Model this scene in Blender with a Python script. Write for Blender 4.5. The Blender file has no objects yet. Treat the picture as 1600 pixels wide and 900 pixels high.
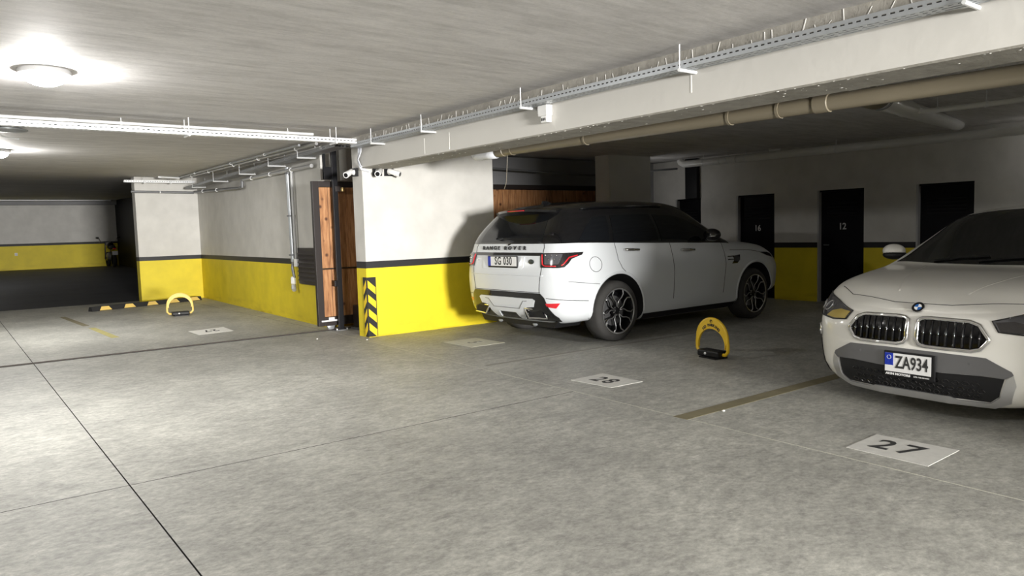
import bpy, bmesh, math, random
from mathutils import Vector, Matrix
from mathutils.bvhtree import BVHTree
from mathutils.geometry import delaunay_2d_cdt

random.seed(7)
sc = bpy.context.scene
C = sc.collection
R = math.radians
PI = math.pi

# ------------------------------------------------------------------ camera, light, exposure
EYE = Vector((0, 0, 1.42))
FOC, YAW, PITCH, ROLL = 1157.8, R(52.22), R(4.4715), R(-1.6824)
fw = Vector((math.cos(YAW) * math.cos(PITCH), math.sin(YAW) * math.cos(PITCH), -math.sin(PITCH)))
rt = Vector((math.sin(YAW), -math.cos(YAW), 0))
up = rt.cross(fw)
rt2 = rt * math.cos(ROLL) + up * math.sin(ROLL)
up2 = up * math.cos(ROLL) - rt * math.sin(ROLL)
cam_d = bpy.data.cameras.new('camera')
cam = bpy.data.objects.new('camera', cam_d)
C.objects.link(cam)
cam_d.sensor_width = 36
cam_d.lens = 36 * FOC / 1600
cam_d.clip_start = 0.05
mw = Matrix((rt2, up2, -fw)).transposed().to_4x4()
mw.translation = EYE
cam.matrix_world = mw
sc.camera = cam

w = bpy.data.worlds.new('world')
sc.world = w
w.use_nodes = True
w.node_tree.nodes['Background'].inputs[0].default_value = (0.75, 0.8, 0.9, 1)
w.node_tree.nodes['Background'].inputs[1].default_value = 0.05

# daylight entering through the garage entrance behind the photographer
ld = bpy.data.lights.new('entrance_daylight', 'AREA')
ld.shape = 'RECTANGLE'
ld.size, ld.size_y = 2.2, 1.6
ld.energy = 520
ld.spread = R(50)
ld.color = (1.0, 0.98, 0.94)
lo = bpy.data.objects.new('entrance_daylight', ld)
C.objects.link(lo)
lo.location = (0.5, -12.95, 1.55)
lo.rotation_euler = (R(90), 0, R(-9))

LAMP_E = 500.0
sc.cycles.max_bounces = 7
sc.cycles.diffuse_bounces = 4
sc.cycles.glossy_bounces = 3
sc.cycles.caustics_reflective = False
sc.cycles.caustics_refractive = False
sc.view_settings.view_transform = 'Standard'
sc.view_settings.look = 'None'
sc.view_settings.exposure = 0.12
sc.view_settings.gamma = 1.0
sc.view_settings.use_curve_mapping = False

# ------------------------------------------------------------------ materials
MATS = {}


def mat(name, col, rough=0.5, metal=0.0, coat=0.0, emit=None, estr=0.0, spec=0.5, noise=None, bump=None):
    """noise=(scale, amount) mottles the colour; bump=(scale, strength)"""
    m = bpy.data.materials.new(name)
    m.use_nodes = True
    nt = m.node_tree
    b = nt.nodes['Principled BSDF']
    c = (*col, 1) if len(col) == 3 else col
    b.inputs['Base Color'].default_value = c
    b.inputs['Roughness'].default_value = rough
    b.inputs['Metallic'].default_value = metal
    b.inputs['Coat Weight'].default_value = coat
    b.inputs['Coat Roughness'].default_value = 0.04
    b.inputs['Specular IOR Level'].default_value = spec
    if emit:
        b.inputs['Emission Color'].default_value = (*emit, 1)
        b.inputs['Emission Strength'].default_value = estr
    if noise or bump:
        tc = nt.nodes.new('ShaderNodeTexCoord')
    if noise:
        n = nt.nodes.new('ShaderNodeTexNoise')
        n.inputs['Scale'].default_value = noise[0]
        n.inputs['Detail'].default_value = 6
        nt.links.new(tc.outputs['Object'], n.inputs['Vector'])
        mx = nt.nodes.new('ShaderNodeMix')
        mx.data_type = 'RGBA'
        a = noise[1]
        mx.inputs['A'].default_value = tuple(x * (1 - a) for x in c[:3]) + (1,)
        mx.inputs['B'].default_value = tuple(min(1, x * (1 + a)) for x in c[:3]) + (1,)
        nt.links.new(n.outputs['Fac'], mx.inputs['Factor'])
        nt.links.new(mx.outputs['Result'], b.inputs['Base Color'])
    if bump:
        n2 = nt.nodes.new('ShaderNodeTexNoise')
        n2.inputs['Scale'].default_value = bump[0]
        n2.inputs['Detail'].default_value = 5
        nt.links.new(tc.outputs['Object'], n2.inputs['Vector'])
        bp = nt.nodes.new('ShaderNodeBump')
        bp.inputs['Strength'].default_value = bump[1]
        bp.inputs['Distance'].default_value = 0.01
        nt.links.new(n2.outputs['Fac'], bp.inputs['Height'])
        nt.links.new(bp.outputs['Normal'], b.inputs['Normal'])
    MATS[name] = m
    return m


def ramp(nt, stops, interp='LINEAR'):
    r = nt.nodes.new('ShaderNodeValToRGB')
    r.color_ramp.interpolation = interp
    e = r.color_ramp.elements
    while len(e) < len(stops):
        e.new(0.5)
    for i, (p, c) in enumerate(stops):
        e[i].position = p
        e[i].color = c if len(c) == 4 else (*c, 1)
    return r


def mixc(nt, fac, a, b, mode='MIX'):
    m = nt.nodes.new('ShaderNodeMix')
    m.data_type = 'RGBA'
    m.blend_type = mode
    for s, v in (('Factor', fac), ('A', a), ('B', b)):
        if hasattr(v, 'is_linked'):
            nt.links.new(v, m.inputs[s])
        else:
            m.inputs[s].default_value = v if not isinstance(v, tuple) or len(v) == 4 else (*v, 1)
    return m.outputs['Result']


def noise_node(nt, vec, scale, detail=6, rough=0.55, stretch=None, rot=0):
    n = nt.nodes.new('ShaderNodeTexNoise')
    n.inputs['Scale'].default_value = scale
    n.inputs['Detail'].default_value = detail
    n.inputs['Roughness'].default_value = rough
    if stretch:
        mp = nt.nodes.new('ShaderNodeMapping')
        mp.inputs['Scale'].default_value = stretch
        mp.inputs['Rotation'].default_value = (0, 0, rot)
        nt.links.new(vec, mp.inputs['Vector'])
        vec = mp.outputs['Vector']
    nt.links.new(vec, n.inputs['Vector'])
    return n.outputs['Fac']


def wall_paint(name, z0=0.0, white=(0.66, 0.645, 0.61), yellow=(0.84, 0.67, 0.02)):
    """white above, black stripe, yellow below - the painted bands of the walls"""
    m = bpy.data.materials.new(name)
    m.use_nodes = True
    nt = m.node_tree
    b = nt.nodes['Principled BSDF']
    geo = nt.nodes.new('ShaderNodeNewGeometry')
    sep = nt.nodes.new('ShaderNodeSeparateXYZ')
    nt.links.new(geo.outputs['Position'], sep.inputs[0])
    ma = nt.nodes.new('ShaderNodeMath')
    ma.operation = 'MULTIPLY_ADD'
    ma.inputs[1].default_value = 0.5
    ma.inputs[2].default_value = -z0 * 0.5
    nt.links.new(sep.outputs['Z'], ma.inputs[0])
    n1 = noise_node(nt, geo.outputs['Position'], 3.0, 6)
    n2 = noise_node(nt, geo.outputs['Position'], 1.0, 5, stretch=(1.5, 1.5, 9.0))
    band = ramp(nt, [(0, yellow), (0.475, (0.012, 0.012, 0.014)), (0.5215, white)], 'CONSTANT')
    nt.links.new(ma.outputs[0], band.inputs['Fac'])
    r1 = ramp(nt, [(0.3, (0.86, 0.86, 0.86)), (0.7, (1, 1, 1))])
    nt.links.new(n1, r1.inputs['Fac'])
    c = mixc(nt, 1.0, band.outputs['Color'], r1.outputs['Color'], 'MULTIPLY')
    # scuffed dirt close to the floor
    r2 = ramp(nt, [(0.0, (0.55, 0.5, 0.4)), (0.02, (0.8, 0.77, 0.7)), (0.11, (1, 1, 1))])
    nt.links.new(ma.outputs[0], r2.inputs['Fac'])
    r3 = ramp(nt, [(0.5, (0, 0, 0)), (0.68, (1, 1, 1))])
    nt.links.new(n2, r3.inputs['Fac'])
    c = mixc(nt, r3.outputs['Color'], c, mixc(nt, 1.0, c, r2.outputs['Color'], 'MULTIPLY'))
    nt.links.new(c, b.inputs['Base Color'])
    b.inputs['Roughness'].default_value = 0.55
    bp = nt.nodes.new('ShaderNodeBump')
    bp.inputs['Strength'].default_value = 0.12
    bp.inputs['Distance'].default_value = 0.02
    nt.links.new(n2, bp.inputs['Height'])
    nt.links.new(bp.outputs['Normal'], b.inputs['Normal'])
    MATS[name] = m
    return m


def concrete(name, lo_c, hi_c, streak=None, rough=0.6, stains=True, bump=0.15):
    m = bpy.data.materials.new(name)
    m.use_nodes = True
    nt = m.node_tree
    b = nt.nodes['Principled BSDF']
    geo = nt.nodes.new('ShaderNodeNewGeometry')
    P = geo.outputs['Position']
    n1 = noise_node(nt, P, 0.9, 8, 0.62, stretch=streak or (1, 1, 1))
    n2 = noise_node(nt, P, 6.0, 8, 0.7, stretch=streak or (1, 1.6, 1), rot=0.5 if not streak else 0)
    n3 = noise_node(nt, P, 45.0, 4, 0.7)
    r1 = ramp(nt, [(0.3, lo_c), (0.72, hi_c)])
    nt.links.new(n1, r1.inputs['Fac'])
    r2 = ramp(nt, [(0.32, (0.74, 0.74, 0.73)), (0.55, (1, 1, 1)), (0.75, (1.16, 1.16, 1.15))])
    nt.links.new(n2, r2.inputs['Fac'])
    c = mixc(nt, 0.85, r1.outputs['Color'], r2.outputs['Color'], 'MULTIPLY')
    r3 = ramp(nt, [(0.35, (0.86, 0.86, 0.86)), (0.6, (1, 1, 1))])
    nt.links.new(n3, r3.inputs['Fac'])
    c = mixc(nt, 0.6, c, r3.outputs['Color'], 'MULTIPLY')
    if stains:
        n4 = noise_node(nt, P, 1.7, 3, 0.5, stretch=(1, 0.6, 1), rot=0.3)
        r4 = ramp(nt, [(0.58, (1, 1, 1)), (0.70, (0.80, 0.79, 0.77))])
        nt.links.new(n4, r4.inputs['Fac'])
        c = mixc(nt, 0.8, c, r4.outputs['Color'], 'MULTIPLY')
        n5 = noise_node(nt, P, 4.0, 8, 0.75, stretch=(1, 2.4, 1), rot=-0.6)
        r5 = ramp(nt, [(0.62, (0, 0, 0)), (0.72, (1, 1, 1))])
        nt.links.new(n5, r5.inputs['Fac'])
        c = mixc(nt, r5.outputs['Color'], c, mixc(nt, 1.0, c, (1.22, 1.22, 1.21, 1), 'MULTIPLY'))
    nt.links.new(c, b.inputs['Base Color'])
    b.inputs['Roughness'].default_value = rough
    b.inputs['Specular IOR Level'].default_value = 0.35
    bp = nt.nodes.new('ShaderNodeBump')
    bp.inputs['Strength'].default_value = bump
    bp.inputs['Distance'].default_value = 0.02
    nt.links.new(n2, bp.inputs['Height'])
    nt.links.new(bp.outputs['Normal'], b.inputs['Normal'])
    MATS[name] = m
    return m


def floor_mat():
    m = bpy.data.materials.new('floor')
    m.use_nodes = True
    nt = m.node_tree
    b = nt.nodes['Principled BSDF']
    P = nt.nodes.new('ShaderNodeNewGeometry').outputs['Position']
    c = (0.43, 0.425, 0.395, 1)
    spec = [  # scale, detail, roughness, stretch, rot, lo, hi, ramp positions
        (0.45, 4, 0.5, (1, 1, 1), 0.0, 0.88, 1.08, 0.35, 0.65),
        (1.6, 6, 0.6, (1, 0.7, 1), 0.4, 0.84, 1.10, 0.36, 0.66),
        (7.0, 7, 0.72, (1, 1.7, 1), -0.5, 0.74, 1.20, 0.34, 0.68),
        (26.0, 6, 0.75, (1, 1.3, 1), 0.7, 0.76, 1.20, 0.36, 0.66),
    ]
    f = None
    for sc_, de, ro, st, rot, lo_, hi_, p0, p1 in spec:
        n = noise_node(nt, P, sc_, de, ro, st, rot)
        r_ = ramp(nt, [(p0, (lo_, lo_, lo_)), (p1, (hi_, hi_, hi_ * 0.995))])
        nt.links.new(n, r_.inputs['Fac'])
        c = mixc(nt, 1.0, c, r_.outputs['Color'], 'MULTIPLY')
        f = n
    # pale flecks and scrapes left by trowelling, dark spots of dirt
    for sc_, st, rot, p0, p1, k_ in ((5.0, (1, 5.0, 1), 0.9, 0.655, 0.70, 1.30), (6.0, (4.0, 1, 1), 0.35, 0.665, 0.70, 1.28), (9.0, (1, 2, 1), -0.3, 0.68, 0.73, 1.35), (4.0, (2.2, 1, 1), 0.15, 0.67, 0.74, 0.70)):
        n = noise_node(nt, P, sc_, 5, 0.68, st, rot)
        r_ = ramp(nt, [(p0, (0, 0, 0)), (p1, (1, 1, 1))])
        nt.links.new(n, r_.inputs['Fac'])
        c = mixc(nt, r_.outputs['Color'], c, mixc(nt, 1.0, c, (k_, k_, k_, 1), 'MULTIPLY'))
    nt.links.new(c, b.inputs['Base Color'])
    b.inputs['Roughness'].default_value = 0.55
    b.inputs['Specular IOR Level'].default_value = 0.35
    bp = nt.nodes.new('ShaderNodeBump')
    bp.inputs['Strength'].default_value = 0.12
    bp.inputs['Distance'].default_value = 0.01
    nt.links.new(f, bp.inputs['Height'])
    nt.links.new(bp.outputs['Normal'], b.inputs['Normal'])
    MATS['floor'] = m


floor_mat()
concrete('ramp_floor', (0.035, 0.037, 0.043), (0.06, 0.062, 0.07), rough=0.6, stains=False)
concrete('ceiling', (0.70, 0.68, 0.675), (0.78, 0.76, 0.755), streak=(0.35, 1.6, 1), rough=0.7, stains=False, bump=0.12)
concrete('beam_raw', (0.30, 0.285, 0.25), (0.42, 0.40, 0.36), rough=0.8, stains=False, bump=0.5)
concrete('joint', (0.035, 0.033, 0.03), (0.06, 0.058, 0.055), rough=0.9, stains=False)
wall_paint('wall_paint')
wall_paint('wall_paint_far', 0.40)
mat('beam_paint', (0.58, 0.565, 0.53), 0.6, noise=(2.2, 0.05), bump=(9, 0.25))
mat('column_paint', (0.84, 0.83, 0.82), 0.6, noise=(3, 0.05), bump=(12, 0.12))
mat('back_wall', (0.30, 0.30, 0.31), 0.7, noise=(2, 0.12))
mat('plaster_spill', (0.78, 0.77, 0.74), 0.8)
mat('galv', (0.42, 0.44, 0.46), 0.42, 0.6, noise=(20, 0.1))
mat('galv_light', (0.80, 0.81, 0.82), 0.42, 0.35)
mat('galv_dark', (0.22, 0.225, 0.235), 0.45, 0.5)
mat('pvc_tan', (0.20, 0.172, 0.122), 0.4, noise=(5, 0.08))
mat('pvc_white', (0.80, 0.80, 0.79), 0.3)
mat('pvc_grey', (0.42, 0.42, 0.42), 0.35)
mat('wrap', (0.70, 0.72, 0.76), 0.35, bump=(30, 0.6))
mat('black_paint', (0.008, 0.008, 0.010), 0.4, spec=0.25)
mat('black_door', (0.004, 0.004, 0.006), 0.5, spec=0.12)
mat('black_rubber', (0.016, 0.016, 0.017), 0.75, noise=(9, 0.25))
mat('black_plastic', (0.009, 0.009, 0.010), 0.45, spec=0.3)
mat('brown_black', (0.018, 0.012, 0.011), 0.45)
mat('yellow_lock', (0.85, 0.55, 0.02), 0.35, coat=0.3)
mat('yellow_pale', (0.85, 0.60, 0.17), 0.5)
mat('yellow_tape', (0.88, 0.62, 0.02), 0.45)
mat('rusty', (0.07, 0.058, 0.05), 0.7, 0.2, noise=(20, 0.4))
mat('line_worn', (0.20, 0.175, 0.105), 0.75, noise=(7, 0.3))
mat('line_faint', (0.27, 0.262, 0.235), 0.75, noise=(7, 0.3))
mat('line_yellow', (0.40, 0.355, 0.14), 0.7, noise=(9, 0.35))
mat('patch_white', (0.64, 0.632, 0.60), 0.7, noise=(14, 0.16))
mat('patch_bright', (0.80, 0.79, 0.75), 0.65, noise=(14, 0.08))
mat('patch_worn', (0.54, 0.53, 0.45), 0.7, noise=(16, 0.2))
mat('ink', (0.03, 0.03, 0.03), 0.7, noise=(40, 0.4))
mat('ink_faint', (0.22, 0.215, 0.19), 0.7)
mat('door_number', (0.55, 0.55, 0.55), 0.5)
mat('wood', (0.50, 0.235, 0.10), 0.5)
mat('white_plastic', (0.82, 0.82, 0.81), 0.3)
mat('brass', (0.75, 0.55, 0.25), 0.3, 0.9)
mat('lamp_base', (0.55, 0.55, 0.55), 0.4)
mat('lamp_glow', (1, 1, 1), 0.3, emit=(1.0, 0.985, 0.95), estr=LAMP_E)
mat('lamp_dim', (1, 1, 1), 0.3, emit=(1.0, 0.985, 0.95), estr=LAMP_E * 0.05)
mat('cable', (0.62, 0.64, 0.70), 0.45)
mat('lens', (0.005, 0.005, 0.006), 0.08)
# car materials
mat('paint_cool', (0.66, 0.685, 0.71), 0.28, coat=1.0)
mat('paint_warm', (0.83, 0.815, 0.765), 0.28, coat=1.0)
for n_, w_, r_ in (('paint_cool', 0.5, 0.16), ('paint_warm', 0.7, 0.08)):
    MATS[n_].node_tree.nodes['Principled BSDF'].inputs['Coat Weight'].default_value = w_
    MATS[n_].node_tree.nodes['Principled BSDF'].inputs['Coat Roughness'].default_value = r_
mat('gloss_black', (0.006, 0.006, 0.007), 0.10, coat=0.6)
mat('tint_glass', (0.006, 0.007, 0.009), 0.05, spec=0.6)
mat('screen_glass', (0.008, 0.009, 0.009), 0.04, spec=0.7)
mat('chrome', (0.86, 0.86, 0.87), 0.10, 1.0)
mat('silver', (0.62, 0.62, 0.63), 0.28, 0.85)
mat('satin_grey', (0.16, 0.16, 0.165), 0.38, 0.4)
mat('tyre', (0.014, 0.014, 0.015), 0.8)
mat('dusty_tyre', (0.045, 0.043, 0.041), 0.85, noise=(12, 0.3))
mat('rim_dark', (0.02, 0.02, 0.022), 0.3, 0.6)
mat('seam', (0.015, 0.015, 0.017), 0.6)
mat('lamp_lens_dark', (0.02, 0.017, 0.018), 0.08, coat=0.6)
mat('lamp_red', (0.62, 0.02, 0.03), 0.2, coat=0.6)
mat('lamp_clear', (0.55, 0.55, 0.56), 0.12, 0.7)
mat('lamp_amber', (0.55, 0.42, 0.12), 0.2, 0.3, coat=0.5)
mat('lamp_smoke', (0.10, 0.10, 0.11), 0.12, 0.3, coat=0.8)
mat('plate_white', (0.80, 0.80, 0.80), 0.35)
mat('plate_blue', (0.008, 0.03, 0.36), 0.35)
mat('emblem_blue', (0.02, 0.12, 0.42), 0.25)
mat('emblem_green', (0.05, 0.06, 0.055), 0.3, 0.4)

# wood grain
nt = MATS['wood'].node_tree
tc = nt.nodes.new('ShaderNodeTexCoord')
oi = nt.nodes.new('ShaderNodeObjectInfo')
vm = nt.nodes.new('ShaderNodeVectorMath')
vm.operation = 'ADD'
nt.links.new(tc.outputs['Object'], vm.inputs[0])
cmb = nt.nodes.new('ShaderNodeCombineXYZ')
mm = nt.nodes.new('ShaderNodeMath')
mm.operation = 'MULTIPLY'
mm.inputs[1].default_value = 37.0
nt.links.new(oi.outputs['Random'], mm.inputs[0])
nt.links.new(mm.outputs[0], cmb.inputs['X'])
nt.links.new(cmb.outputs[0], vm.inputs[1])
g1 = noise_node(nt, vm.outputs[0], 3.0, 5, 0.6, stretch=(9, 9, 0.9))
rr = ramp(nt, [(0.3, (0.16, 0.058, 0.02)), (0.5, (0.40, 0.185, 0.075)), (0.7, (0.56, 0.30, 0.14))])
nt.links.new(g1, rr.inputs['Fac'])
vo = nt.nodes.new('ShaderNodeTexVoronoi')
vo.inputs['Scale'].default_value = 4.5
nt.links.new(vm.outputs[0], vo.inputs['Vector'])
rk = ramp(nt, [(0.06, (0.12, 0.04, 0.015)), (0.16, (1, 1, 1))])
nt.links.new(vo.outputs['Distance'], rk.inputs['Fac'])
nt.links.new(mixc(nt, 0.9, rr.outputs['Color'], rk.outputs['Color'], 'MULTIPLY'), nt.nodes['Principled BSDF'].inputs['Base Color'])


# ------------------------------------------------------------------ helpers
def obj(name, me, material=None, parent=None, smooth=False, angle=None):
    if isinstance(me, bmesh.types.BMesh):
        bm = me
        me = bpy.data.meshes.new(name)
        bmesh.ops.recalc_face_normals(bm, faces=bm.faces)
        bm.to_mesh(me)
        bm.free()
    o = bpy.data.objects.new(name, me)
    C.objects.link(o)
    if material:
        if not me.materials:
            me.materials.append(MATS[material])
    if smooth:
        me.polygons.foreach_set('use_smooth', [True] * len(me.polygons))
        if angle:
            me.set_sharp_from_angle(angle=R(angle))
    if parent:
        o.parent = parent
    return o


def tag(o, label, cat=None, group=None, kind=None):
    o['label'] = label
    if cat:
        o['category'] = cat
    if group:
        o['group'] = group
    if kind:
        o['kind'] = kind
    return o


def thing(name, label, cat, loc=(0, 0, 0), rotz=0.0, group=None, kind=None):
    o = bpy.data.objects.new(name, None)
    o.empty_display_size = 0.1
    C.objects.link(o)
    o.location = loc
    o.rotation_euler = (0, 0, rotz)
    return tag(o, label, cat, group, kind)


def bx(bm, x0, x1, y0, y1, z0, z1, bev=0.0):
    vs = [bm.verts.new(p) for p in ((x0, y0, z0), (x1, y0, z0), (x1, y1, z0), (x0, y1, z0),
                                    (x0, y0, z1), (x1, y0, z1), (x1, y1, z1), (x0, y1, z1))]
    fs = [bm.faces.new([vs[i] for i in q]) for q in
          ((3, 2, 1, 0), (4, 5, 6, 7), (0, 1, 5, 4), (1, 2, 6, 5), (2, 3, 7, 6), (3, 0, 4, 7))]
    if bev:
        es = list({e for f in fs for e in f.edges})
        bmesh.ops.bevel(bm, geom=es, offset=bev, segments=2, affect='EDGES', profile=0.5)
    return bm


def box(name, x0, x1, y0, y1, z0, z1, material, parent=None, bev=0.0):
    return obj(name, bx(bmesh.new(), x0, x1, y0, y1, z0, z1, bev), material, parent)


def prism(bm, pts, axis, a0, a1):
    """extrude a 2-D outline along an axis; pts in the two other axes in order"""
    def p3(p, a):
        return {'x': (a, p[0], p[1]), 'y': (p[0], a, p[1]), 'z': (p[0], p[1], a)}[axis]
    A = [bm.verts.new(p3(p, a0)) for p in pts]
    B = [bm.verts.new(p3(p, a1)) for p in pts]
    n = len(pts)
    bm.faces.new(A)
    bm.faces.new(B[::-1])
    for i in range(n):
        bm.faces.new((A[i], B[i], B[(i + 1) % n], A[(i + 1) % n]))
    return bm


def tube(bm, pts, r, seg=10, closed=False, cap=True, flat=1.0):
    pts = [Vector(p) for p in pts]
    n = len(pts)
    rings = []
    prev = None
    for i in range(n):
        if closed:
            t = pts[(i + 1) % n] - pts[i - 1]
        else:
            t = pts[min(i + 1, n - 1)] - pts[max(i - 1, 0)]
        t.normalize()
        if prev is None:
            ref = Vector((0, 0, 1)) if abs(t.z) < 0.9 else Vector((1, 0, 0))
            u = t.cross(ref).normalized()
        else:
            u = (prev - t * prev.dot(t)).normalized()
        prev = u
        v = t.cross(u)
        rr_ = r[i] if isinstance(r, (list, tuple)) else r
        rings.append([bm.verts.new(pts[i] + (u * math.cos(k * 2 * PI / seg) + v * math.sin(k * 2 * PI / seg) * flat) * rr_)
                      for k in range(seg)])
    m = n if closed else n - 1
    for i in range(m):
        a, b = rings[i], rings[(i + 1) % n]
        for k in range(seg):
            bm.faces.new((a[k], a[(k + 1) % seg], b[(k + 1) % seg], b[k]))
    if cap and not closed:
        bm.faces.new(rings[0][::-1])
        bm.faces.new(rings[-1])
    return bm


def lathe(bm, prof, seg=32, axis='z', c=(0, 0, 0), a0=0.0, a1=2 * PI, close=True):
    """prof = [(radius, along)], revolved about an axis through c"""
    c = Vector(c)
    full = abs(a1 - a0 - 2 * PI) < 1e-6
    n = seg if full else seg + 1
    rings = []
    for k in range(n):
        a = a0 + (a1 - a0) * k / seg
        ca, sa = math.cos(a), math.sin(a)
        row = []
        for r_, h in prof:
            p = {'z': (r_ * ca, r_ * sa, h), 'y': (r_ * ca, h, r_ * sa), 'x': (h, r_ * ca, r_ * sa)}[axis]
            row.append(bm.verts.new(c + Vector(p)))
        rings.append(row)
    for k in range(seg):
        a, b = rings[k], rings[(k + 1) % n]
        for j in range(len(prof) - 1):
            try:
                bm.faces.new((a[j], a[j + 1], b[j + 1], b[j]))
            except ValueError:
                pass
    bmesh.ops.remove_doubles(bm, verts=bm.verts, dist=1e-6)
    return bm


def pipe(name, pts, r, material, parent=None, seg=12, flat=1.0):
    return obj(name, tube(bmesh.new(), pts, r, seg, flat=flat), material, parent, smooth=True, angle=40)


def text_me(s, size, sx=1.0, bold=0.0, extrude=0.0008, space=1.0):
    cu = bpy.data.curves.new('lettering', 'FONT')
    cu.body = s
    cu.size = size
    cu.align_x = 'CENTER'
    cu.align_y = 'CENTER'
    cu.extrude = extrude
    cu.offset = bold
    cu.space_character = space
    cu.resolution_u = 3
    o = bpy.data.objects.new('lettering', cu)
    C.objects.link(o)
    dg = bpy.context.evaluated_depsgraph_get()
    dg.update()
    me = bpy.data.meshes.new_from_object(o.evaluated_get(dg))
    bpy.data.objects.remove(o)
    bpy.data.curves.remove(cu)
    me.transform(Matrix.Diagonal((sx, 1, 1, 1)))
    me.name = 'lettering'
    return me


def text(s, size, material, parent, loc, xdir, ydir, sx=1.0, bold=0.0, name='lettering', extrude=0.0008, space=1.0):
    """flat lettering; xdir = reading direction, ydir = up of the letters"""
    me = text_me(s, size, sx, bold, extrude, space)
    me.materials.clear()
    o = obj(name, me, material, parent)
    X = Vector(xdir).normalized()
    Y = Vector(ydir).normalized()
    Z = X.cross(Y)
    m = Matrix((X, Y, Z)).transposed().to_4x4()
    m.translation = Vector(loc)
    o.matrix_local = m
    return o


def struct(name, me, material, label=None, parent=None, smooth=False):
    o = obj(name, me, material, parent, smooth)
    if not parent:
        o['kind'] = 'structure'
    if label:
        o['label'] = label
    return o


# ------------------------------------------------------------------ the garage shell
CEIL = 2.745
fl = struct('floor', bx(bmesh.new(), -8, 13.4, -13, 19.3, -0.2, -0.012), 'joint', 'grey concrete garage floor cut into large slabs by saw joints')
GX = [(-7.9, 0.80), (0.80, 4.22), (4.22, 13.3)]
GY = [(-12.8, -1.4), (-1.4, 4.73), (4.73, 10.38), (10.46, 19.3)]
for ix, (a, b) in enumerate(GX):
    for iy, (c, d) in enumerate(GY):
        if ix == 2 and iy in (0, 2):
            continue
        c2 = -1.4 if (ix == 2 and iy == 1) else c
        d2 = 10.38 if (ix == 2 and iy == 1) else d
        if ix == 2 and iy == 0:
            continue
        g = 0.004
        # the front joint of the bays runs very slightly askew
        sk = lambda x, y: x + (0.036 * (max(-1.4, min(y, 10.4)) - 2.0) if abs(x - 4.22) < 0.02 else (0.0055 * (y - 4.7) if abs(x - 0.8) < 0.02 else 0))
        bm = bmesh.new()
        pts = [(sk(a, c2) + g, c2 + g), (sk(b, c2) - g, c2 + g), (sk(b, d2) - g, d2 - g), (sk(a, d2) + g, d2 - g)]
        prism(bm, pts, 'z', -0.1, 0.0)
        so = obj('floor_slab', bm, 'floor', fl)
        so.data.materials.append(MATS['joint'])
        for p in so.data.polygons:
            if abs(p.normal.z) < 0.5:
                p.material_index = 1
obj('floor_slab', prism(bmesh.new(), [(4.10, -12.8), (13.3, -12.8), (13.3, -1.41), (4.10, -1.41)], 'z', -0.1, 0), 'floor', fl)

o = obj('joint_filler', prism(bmesh.new(), [(4.0965, -1.4), (4.1015, -1.4), (4.5245, 10.38), (4.5195, 10.38)], 'z', -0.05, 0.001), 'patch_worn', fl)
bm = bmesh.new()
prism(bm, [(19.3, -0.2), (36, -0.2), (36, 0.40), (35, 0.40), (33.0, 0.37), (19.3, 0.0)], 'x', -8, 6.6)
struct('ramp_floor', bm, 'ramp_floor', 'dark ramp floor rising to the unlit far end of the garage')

bm = bmesh.new()
prof = [(-13, CEIL), (9.6, CEIL), (18.8, 2.885), (36, 3.20), (36, 3.5), (-13, 3.5)]
prism(bm, prof, 'x', -8, 13.4)
struct('ceiling', bm, 'ceiling', 'grey trowelled concrete ceiling of the garage')

# beam in front of the parking bays: painted face, raw strip at the top
bm = bmesh.new()
bx(bm, 4.62, 5.06, -8, 9.23, 2.31, CEIL + 0.02)
bmesh.ops.bevel(bm, geom=[e for e in bm.edges if abs(e.verts[0].co.z - 2.31) < 1e-4 and abs(e.verts[1].co.z - 2.31) < 1e-4 and abs(e.verts[0].co.x - e.verts[1].co.x) < 1e-4], offset=0.012, segments=1, affect='EDGES')
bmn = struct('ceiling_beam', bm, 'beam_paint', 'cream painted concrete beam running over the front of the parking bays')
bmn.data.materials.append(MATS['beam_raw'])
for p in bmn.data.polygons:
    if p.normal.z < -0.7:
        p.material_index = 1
bm = bmesh.new()
bx(bm, 4.612, 4.62, -8, 9.2, 2.63, CEIL)
ust = obj('bare_strip', bm, 'beam_raw', bmn)
ust['label'] = 'unpainted rough concrete strip along the top of the beam'
# plaster runs on the bare strip and the two thin vertical runs on the face
bm = bmesh.new()
y = -1.0
while y < 9.0:
    y += random.uniform(0.05, 0.16)
    h = random.uniform(0.03, 0.09)
    z = random.uniform(2.64, 2.66)
    t = random.uniform(0.002, 0.005)
    s = random.uniform(-0.05, 0.02)
    prism(bm, [(y, z), (y + t * 2, z), (y + s + t, z + h), (y + s, z + h)], 'x', 4.609, 4.613)
o = obj('plaster_streaks', bm, 'plaster_spill', bmn)
o['kind'] = 'stuff'
for yy, z0, z1 in ((7.55, 2.34, 2.52), (7.02, 2.34, 2.53), (3.66, 2.42, 2.6)):
    box('paint_run', 4.6175, 4.621, yy, yy + 0.012, z0, z1, 'plaster_spill', bmn)
bm = bmesh.new()
for i in range(130):
    yy = random.uniform(0.5, 8.8)
    xx = random.choice((random.uniform(4.62, 4.66), random.uniform(4.63, 5.0)))
    s = random.uniform(0.002, 0.008)
    m = Matrix.Translation((xx, yy, 2.31)) @ Matrix.Diagonal((s, s * random.uniform(1, 2.5), s * 0.5, 1))
    bmesh.ops.create_icosphere(bm, subdivisions=1, radius=1, matrix=m)
o = obj('plaster_drips', bm, 'plaster_spill', bmn)
o['kind'] = 'stuff'


# pillar wall
bm = bmesh.new()
bx(bm, 4.64, 6.84, 9.23, 9.52, 0, CEIL)
pw = struct('wall_pillar', bm, 'wall_paint', 'white and yellow banded pillar wall at the front of the bays')
# unseen twin under the beam, lengthened to block daylight from the bays
struct('wall_near_light_block', bx(bmesh.new(), 4.64, 12.25, -0.45, -0.15, 0, CEIL), 'wall_paint')
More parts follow.
